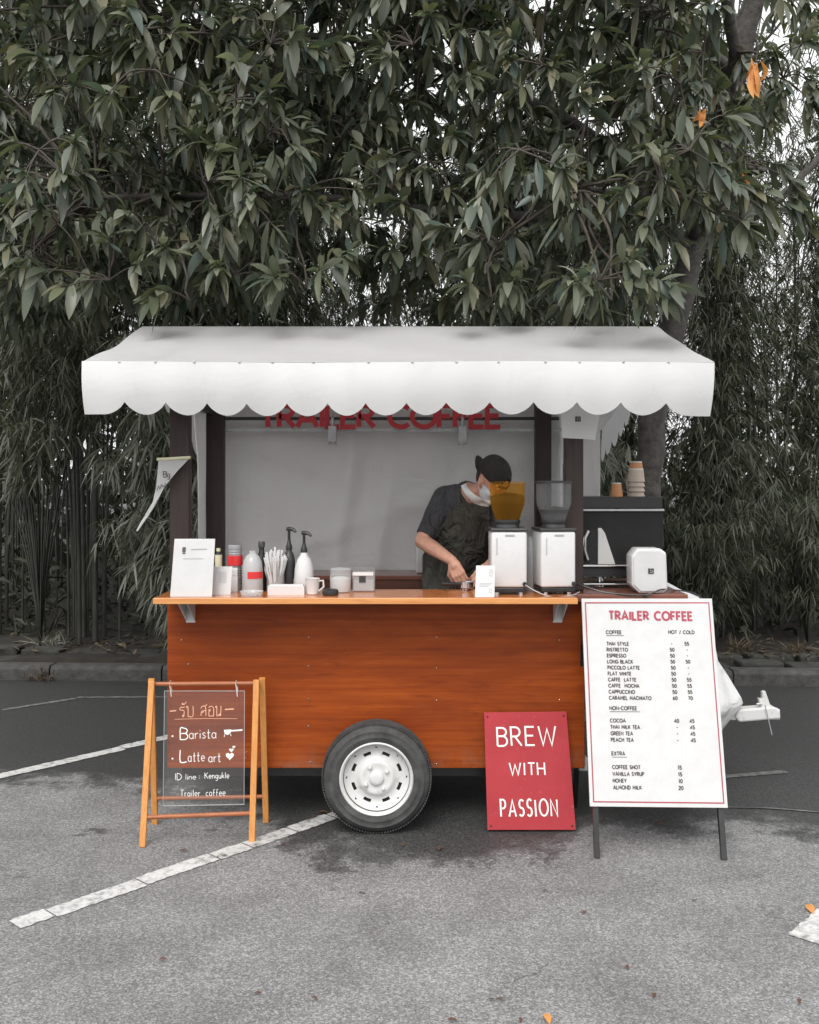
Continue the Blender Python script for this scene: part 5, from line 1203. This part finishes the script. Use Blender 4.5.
# head: its own axes (side, forward, up), tipped forward and turned to the picture's right
fw = V((.60, -.52, -.60)).normalized(); up_ = V((.34, -.36, .87)); up_ = (up_ - fw * up_.dot(fw)).normalized(); sd_ = up_.cross(fw) * -1
HM = Matrix((sd_, fw, up_)).transposed()
def H(x, y, z): return hc + HM @ V((x, y, z))
bd.ball(H(0, -.005, .02), (.077, .098, .095), 24, HM); bd.ball(H(0, .02, -.045), (.062, .072, .075), 20, HM); bd.ball(H(0, .055, -.085), (.036, .034, .03), 14, HM)
bd.capsule(H(0, .088, .012), H(0, .108, -.028), .009, .014); bd.ball(H(0, .104, -.03), (.018, .013, .011), 10, HM)      # nose
bd.capsule(H(-.05, .072, .03), H(.05, .072, .03), .012, .012); bd.capsule(H(-.02, .088, -.068), H(.02, .088, -.068), .009, .009)   # brow, mouth
for sg in (-1, 1): bd.ball(H(sg * .08, -.012, -.008), (.010, .020, .032), 12, HM); bd.ball(H(sg * .052, .06, -.03), (.024, .024, .024), 12, HM)
def hand(wr, d, n, curl, thumb_side, splay=.12, tcurl=.5, sc=1.0):
    d = V(d).normalized(); n = V(n); n = (n - d * n.dot(d)).normalized(); s_ = d.cross(n)      # s_: towards the little finger or thumb
    ks = wr + d * .088 * sc
    bd.capsule(wr, wr + d * .03, .026, .027); 
    for k in range(4):
        o = (k - 1.5) * .0205 * sc; kn = ks + s_ * o - d * abs(k - 1.3) * .004
        bd.capsule(wr + d * .022 + s_ * o * .55, kn, .019, .0125)
        L = (.040, .046, .043, .033)[k] * sc; a = 0; p = kn; dd = d + s_ * o / .03 * splay * .3
        for j in range(3):
            a += curl[k] * (.75, 1.0, .8)[j]; dr = (dd * cos(a) - n * sin(a)).normalized(); q_ = p + dr * L * (1, .66, .55)[j]
            bd.capsule(p, q_, .0098 - .001 * j, .0090 - .0012 * j, 10, 3); p = q_
    b0 = wr + d * .03 - s_ * thumb_side * .022; t1 = b0 + (d * .6 - s_ * thumb_side * .75 - n * .35).normalized() * .045; t2 = t1 + (d * .9 - s_ * thumb_side * .1 - n * tcurl).normalized() * .034; t3 = t2 + (d * .9 + s_ * thumb_side * .25 - n * tcurl).normalized() * .026
    bd.capsule(wr + d * .018, b0, .02, .018, 10); bd.capsule(b0, t1, .017, .0125, 10); bd.capsule(t1, t2, .0115, .0105, 10); bd.capsule(t2, t3, .0105, .008, 10)
hand(wR, (.34, -.30, -.80), (-.45, -.65, .35), (.55, .6, .62, .66), -1)
hand(wL, (-.55, -.45, -.60), (.25, -.75, .35), (.6, .62, .62, .65), 1)
def finish_body(mb, voxel, name, m, parent, sm=6, fac=.5):
    me = bpy.data.meshes.new(name); me.from_pydata([p for p in mb.v], [], mb.f); o = bpy.data.objects.new(name, me); COL.objects.link(o)
    r_ = o.modifiers.new('r', 'REMESH'); r_.mode = 'VOXEL'; r_.voxel_size = voxel; r_.adaptivity = 0
    s_ = o.modifiers.new('s', 'SMOOTH'); s_.factor = fac; s_.iterations = sm
    dg = bpy.context.evaluated_depsgraph_get(); ev = o.evaluated_get(dg); nm = bpy.data.meshes.new_from_object(ev); bpy.data.objects.remove(o)
    nm.name = name; nm.materials.clear(); nm.materials.append(m); nm.polygons.foreach_set('use_smooth', [True] * len(nm.polygons))
    q = bpy.data.objects.new(name, nm); COL.objects.link(q)
    if parent: nm.transform(Matrix.Translation(-root_of(parent).location)); q.parent = parent
    return q
per = finish_body(bd, .0045, 'person', M['skin'], None, 4); rebase(per, pb)
tag(per, 'barista in black backward cap, face mask and dark apron bending over the counter', 'person')
# clothes
sh = MB(); ring_loft(sh, [(c, rx + .014, ry + .014) for c, rx, ry in torso[1:7]] + [(nkb + V((-.004, .012, -.012)), .088, .085)])
for s_, e_ in ((sR, eR), (sL, eL)):
    cuff = s_.lerp(e_, .88); sh.capsule(shc.lerp(s_, .5), s_, .088, .078); n_ = 10
    pts = [s_.lerp(cuff, i / 6) for i in range(7)]; sh.tube([s_.lerp(cuff, -.15)] + pts, [.05] + [.078 - .004 * i for i in range(7)], 18)
    sh.capsule(s_, s_.lerp(cuff, .5), .079, .07)
shirt = finish_body(sh, .006, 'shirt', M['shirt'], per, 5)
tro = MB(); ring_loft(tro, [(pel + V((0, 0, -.11)), .15, .12), (pel + V((0, 0, -.02)), .176, .126), (wai + V((0, 0, -.06)), .170, .124)])
for sg, ft in ((-1, fl_), (1, fr_)):
    hip = pel + V((sg * .085, 0, -.05)); kn = hip.lerp(ft, .5) + V((0, -.04, .03)); an = ft + V((0, .03, .06)); tro.capsule(hip, kn, .102, .074); tro.tube([kn, kn.lerp(an, .5), an], [.074, .07, .066], 16)
finish_body(tro, .008, 'trousers', M['trousers'], per, 4)
# apron: a bib and skirt laid over the shirt front
bv = BVHTree.FromPolygons([v_.co + pb for v_ in shirt.data.vertices], [tuple(p.vertices) for p in shirt.data.polygons])
def apron_pt(u, v):
    z = P(0, 503, 5.6).z + (pel.z - .42 - P(0, 503, 5.6).z) * v
    zf = P(0, 556, 5.7).z; k = max(0, min(1, (P(0, 503, 5.6).z - z) / (P(0, 503, 5.6).z - zf)))
    cl = P(472 - 16 * min(1, k * 1.0), 0, 5.68).x; half = .085 + .105 * k ** .8; x = cl + (u - .5) * 2 * half
    zz = max(z, pel.z + .02); hit = bv.ray_cast(V((x, 4.8, zz)), V((0, 1, 0)))
    y = hit[0].y if hit[0] else None
    return x, y, z
NU, NV = 34, 60; grid_ = [[apron_pt(i / NU, j / NV) for i in range(NU + 1)] for j in range(NV + 1)]
for r_ in grid_:
    ys = [p[1] for p in r_ if p[1] is not None]; last = max(ys) if ys else 5.7
    for i, p in enumerate(r_): r_[i] = (p[0], last if p[1] is None else p[1], p[2])
yy_ = np.array([[p[1] for p in r_] for r_ in grid_])
for _ in range(6):
    pad = np.pad(yy_, 1, 'edge'); yy_ = np.minimum(yy_, (pad[:-2, 1:-1] + pad[2:, 1:-1] + pad[1:-1, :-2] + pad[1:-1, 2:]) / 4 + .002)
ap = MB(); ap.grid(lambda u, v: V((grid_[round(v * NV)][round(u * NU)][0], yy_[round(v * NV)][round(u * NU)] - .010 - .004 * sin(u * 11 + v * 9) * v, grid_[round(v * NV)][round(u * NU)][2])), NU, NV)
apo = ap.build('apron', M['apron'], per, smooth=True, thick=.004, angle=180)
tl_, tr_2 = ap.v[2], ap.v[NU - 2]; MB().tube(smooth_line([tl_, nkb + V((-.075, -.02, .0)), nkb + V((-.05, .06, .03)), nkb + V((.05, .06, .03)), nkb + V((.085, -.03, -.01)), tr_2], 5), .010, 8).build('neck_strap', M['apron'], per, smooth=True)
# face mask laid on the head
bvh = BVHTree.FromPolygons([v_.co + pb for v_ in per.data.vertices], [tuple(p.vertices) for p in per.data.polygons])
def mk(u, v):
    az = R(-78 + 156 * u); zz = -.026 - .080 * v + .018 * abs(2 * u - 1) * (1 - v) - .0 * v; zz = zz if v < 1 else zz; zz += .030 * abs(2 * u - 1) ** 2 * v
    dr = HM @ V((sin(az), cos(az), 0)); o_ = H(0, -.01, zz); h_ = bvh.ray_cast(o_ + dr * .3, -dr); p = h_[0] if h_[0] else o_ + dr * .07
    return p + dr * (.006 + .004 * sin(v * pi * 6) * (1 - abs(2 * u - 1)) * .3)
# white neck cloth, laid on the front of the neck along the shirt's neckline
c_out = smooth_line([(461.5, 485.5), (465, 494), (471, 501), (479, 506), (489, 507.5)], 6); c_in = smooth_line([(467, 483.5), (470, 489.5), (475, 494.5), (482, 499), (490, 500.5)], 6)
def col(u, v):
    k = min(len(c_in) - 1, round(u * (len(c_in) - 1))); x = c_out[k][0] + (c_in[k][0] - c_out[k][0]) * v; y = c_out[k][1] + (c_in[k][1] - c_out[k][1]) * v
    o_ = P(x, y, 5.56); o_.y = 4.7; ys = [h_[0].y for h_ in (bvh.ray_cast(o_, V((0, 1, 0))), bv.ray_cast(o_, V((0, 1, 0)))) if h_[0]]
    return V((o_.x, (min(ys) if ys else 5.6) - .010 - .010 * sin(pi * v), o_.z))
MB().grid(col, 24, 6).build('collar', M['towel'], per, smooth=True, thick=.005, angle=180)
mko = MB().grid(mk, 28, 18).build('face_mask', M['mask'], per, smooth=True, thick=.002, angle=180)
ls = MB()
for sg in (-1, 1):
    for dz in (-.0, -.07): ls.tube([H(sg * .068, .035, -.012 + dz * .9), H(sg * .083, .0, -.01 + dz * .45), H(sg * .088, -.022, .006 - .02 * (dz < -.01))], .0016, 5)
ls.build('ear_loop', M['towel'], mko)
for sg in (-1, 1):
    MB().ball(H(sg * .031, .081, .012), (.012, .010, .008), 12, HM).build('eye', M['paper'], per, smooth=True); MB().ball(H(sg * .031, .0905, .011), (.005, .002, .005), 10, HM).build('iris', M['hair'], per, smooth=True)
hr = MB()
def hairs(u, v):
    az = R(115 + 130 * u); zz = .03 - .085 * v; dr = HM @ V((sin(az), cos(az), 0)); o_ = H(0, -.01, zz); h_ = bvh.ray_cast(o_ + dr * .3, -dr); p = h_[0] if h_[0] and (h_[0] - o_).length < .16 else o_ + dr * .08
    return p + dr * .005
hr.grid(hairs, 20, 8).build('hair', M['hair'], per, smooth=True, thick=.004, angle=180)
# backward cap
cpn = MB(); n_a, n_e = 48, 14; vs = []
for j in range(n_e + 1):
    e = R(90 * j / n_e)
    for k in range(n_a):
        a = 2 * pi * k / n_a; r_ = cos(e) ** .85; vs.append(H(.085 * sin(a) * r_, -.006 + .108 * cos(a) * r_, .034 + .012 * -cos(a) * cos(e) + .112 * sin(e) ** .95))
fs = []
for j in range(n_e):
    for k in range(n_a):
        a = ((k + .5) / n_a * 360 + 180) % 360 - 180
        if 1 <= j <= 3 and abs(a) < 34 - 8 * (j - 1): continue      # the opening above the strap
        fs.append((j * n_a + k, j * n_a + (k + 1) % n_a, (j + 1) * n_a + (k + 1) % n_a, (j + 1) * n_a + k))
cpn.add(vs, fs); capo = cpn.build('cap', M['cap'], per, smooth=True, weld=True, thick=-.003, angle=180)
MB().grid(lambda u, v: H((u - .5) * 2 * (.078 - .022 * v * v) * (1 - .1 * v), -.100 - .066 * v * (1 - .35 * (2 * u - 1) ** 2) + .035 * (2 * u - 1) ** 2, .046 + .01 * v - .022 * (2 * u - 1) ** 2), 16, 8).build('brim', M['cap'], capo, smooth=True, thick=.004, angle=180)
MB().ball(H(0, -.006, .147), (.007, .007, .004), 10, HM).build('button', M['cap'], capo, smooth=True)
# what he works with: a portafilter held over the counter and a tamper
pf = thing('portafilter', 'steel portafilter on the counter under the barista\'s hands', 'portafilter', cpt(467, 592)); c = V((P(467, 0, 5.14).x, 5.14, CT)); pf.location = c
MB().lathe([(.030, .012), (.034, .016), (.035, .045), (.033, .047), (.030, .020), (0, .018)], c, 24).build('basket', M['steel'], pf, smooth=True); MB().tube([c + V((-.034, -.0, .032)), c + V((-.06, -.005, .034)), c + V((-.13, -.015, .036))], [.008, .011, .012], 10).build('handle', M['black'], pf, smooth=True); MB().lathe([(.012, 0), (.014, .0115)], c, 12).build('spout', M['steel'], pf, smooth=True)
hp_ = wR + V((.34, -.30, -.80)).normalized() * .10 + V((.02, .02, -.0)); tp_ = thing('tamper', 'steel tamper gripped in the barista\'s right hand', 'tamper', hp_ + V((0, 0, -.06))); c = tp_.location
MB().lathe([(.027, 0), (.028, .003), (.028, .012), (.012, .018), (.010, .026)], c, 20).build('tamper_base', M['steel'], tp_, smooth=True); MB().lathe([(.010, .0265), (.011, .04), (.014, .075), (.012, .09), (0, .093)], c, 16).build('handle', M['white_plastic'], tp_, smooth=True)
bpy.context.view_layer.update()
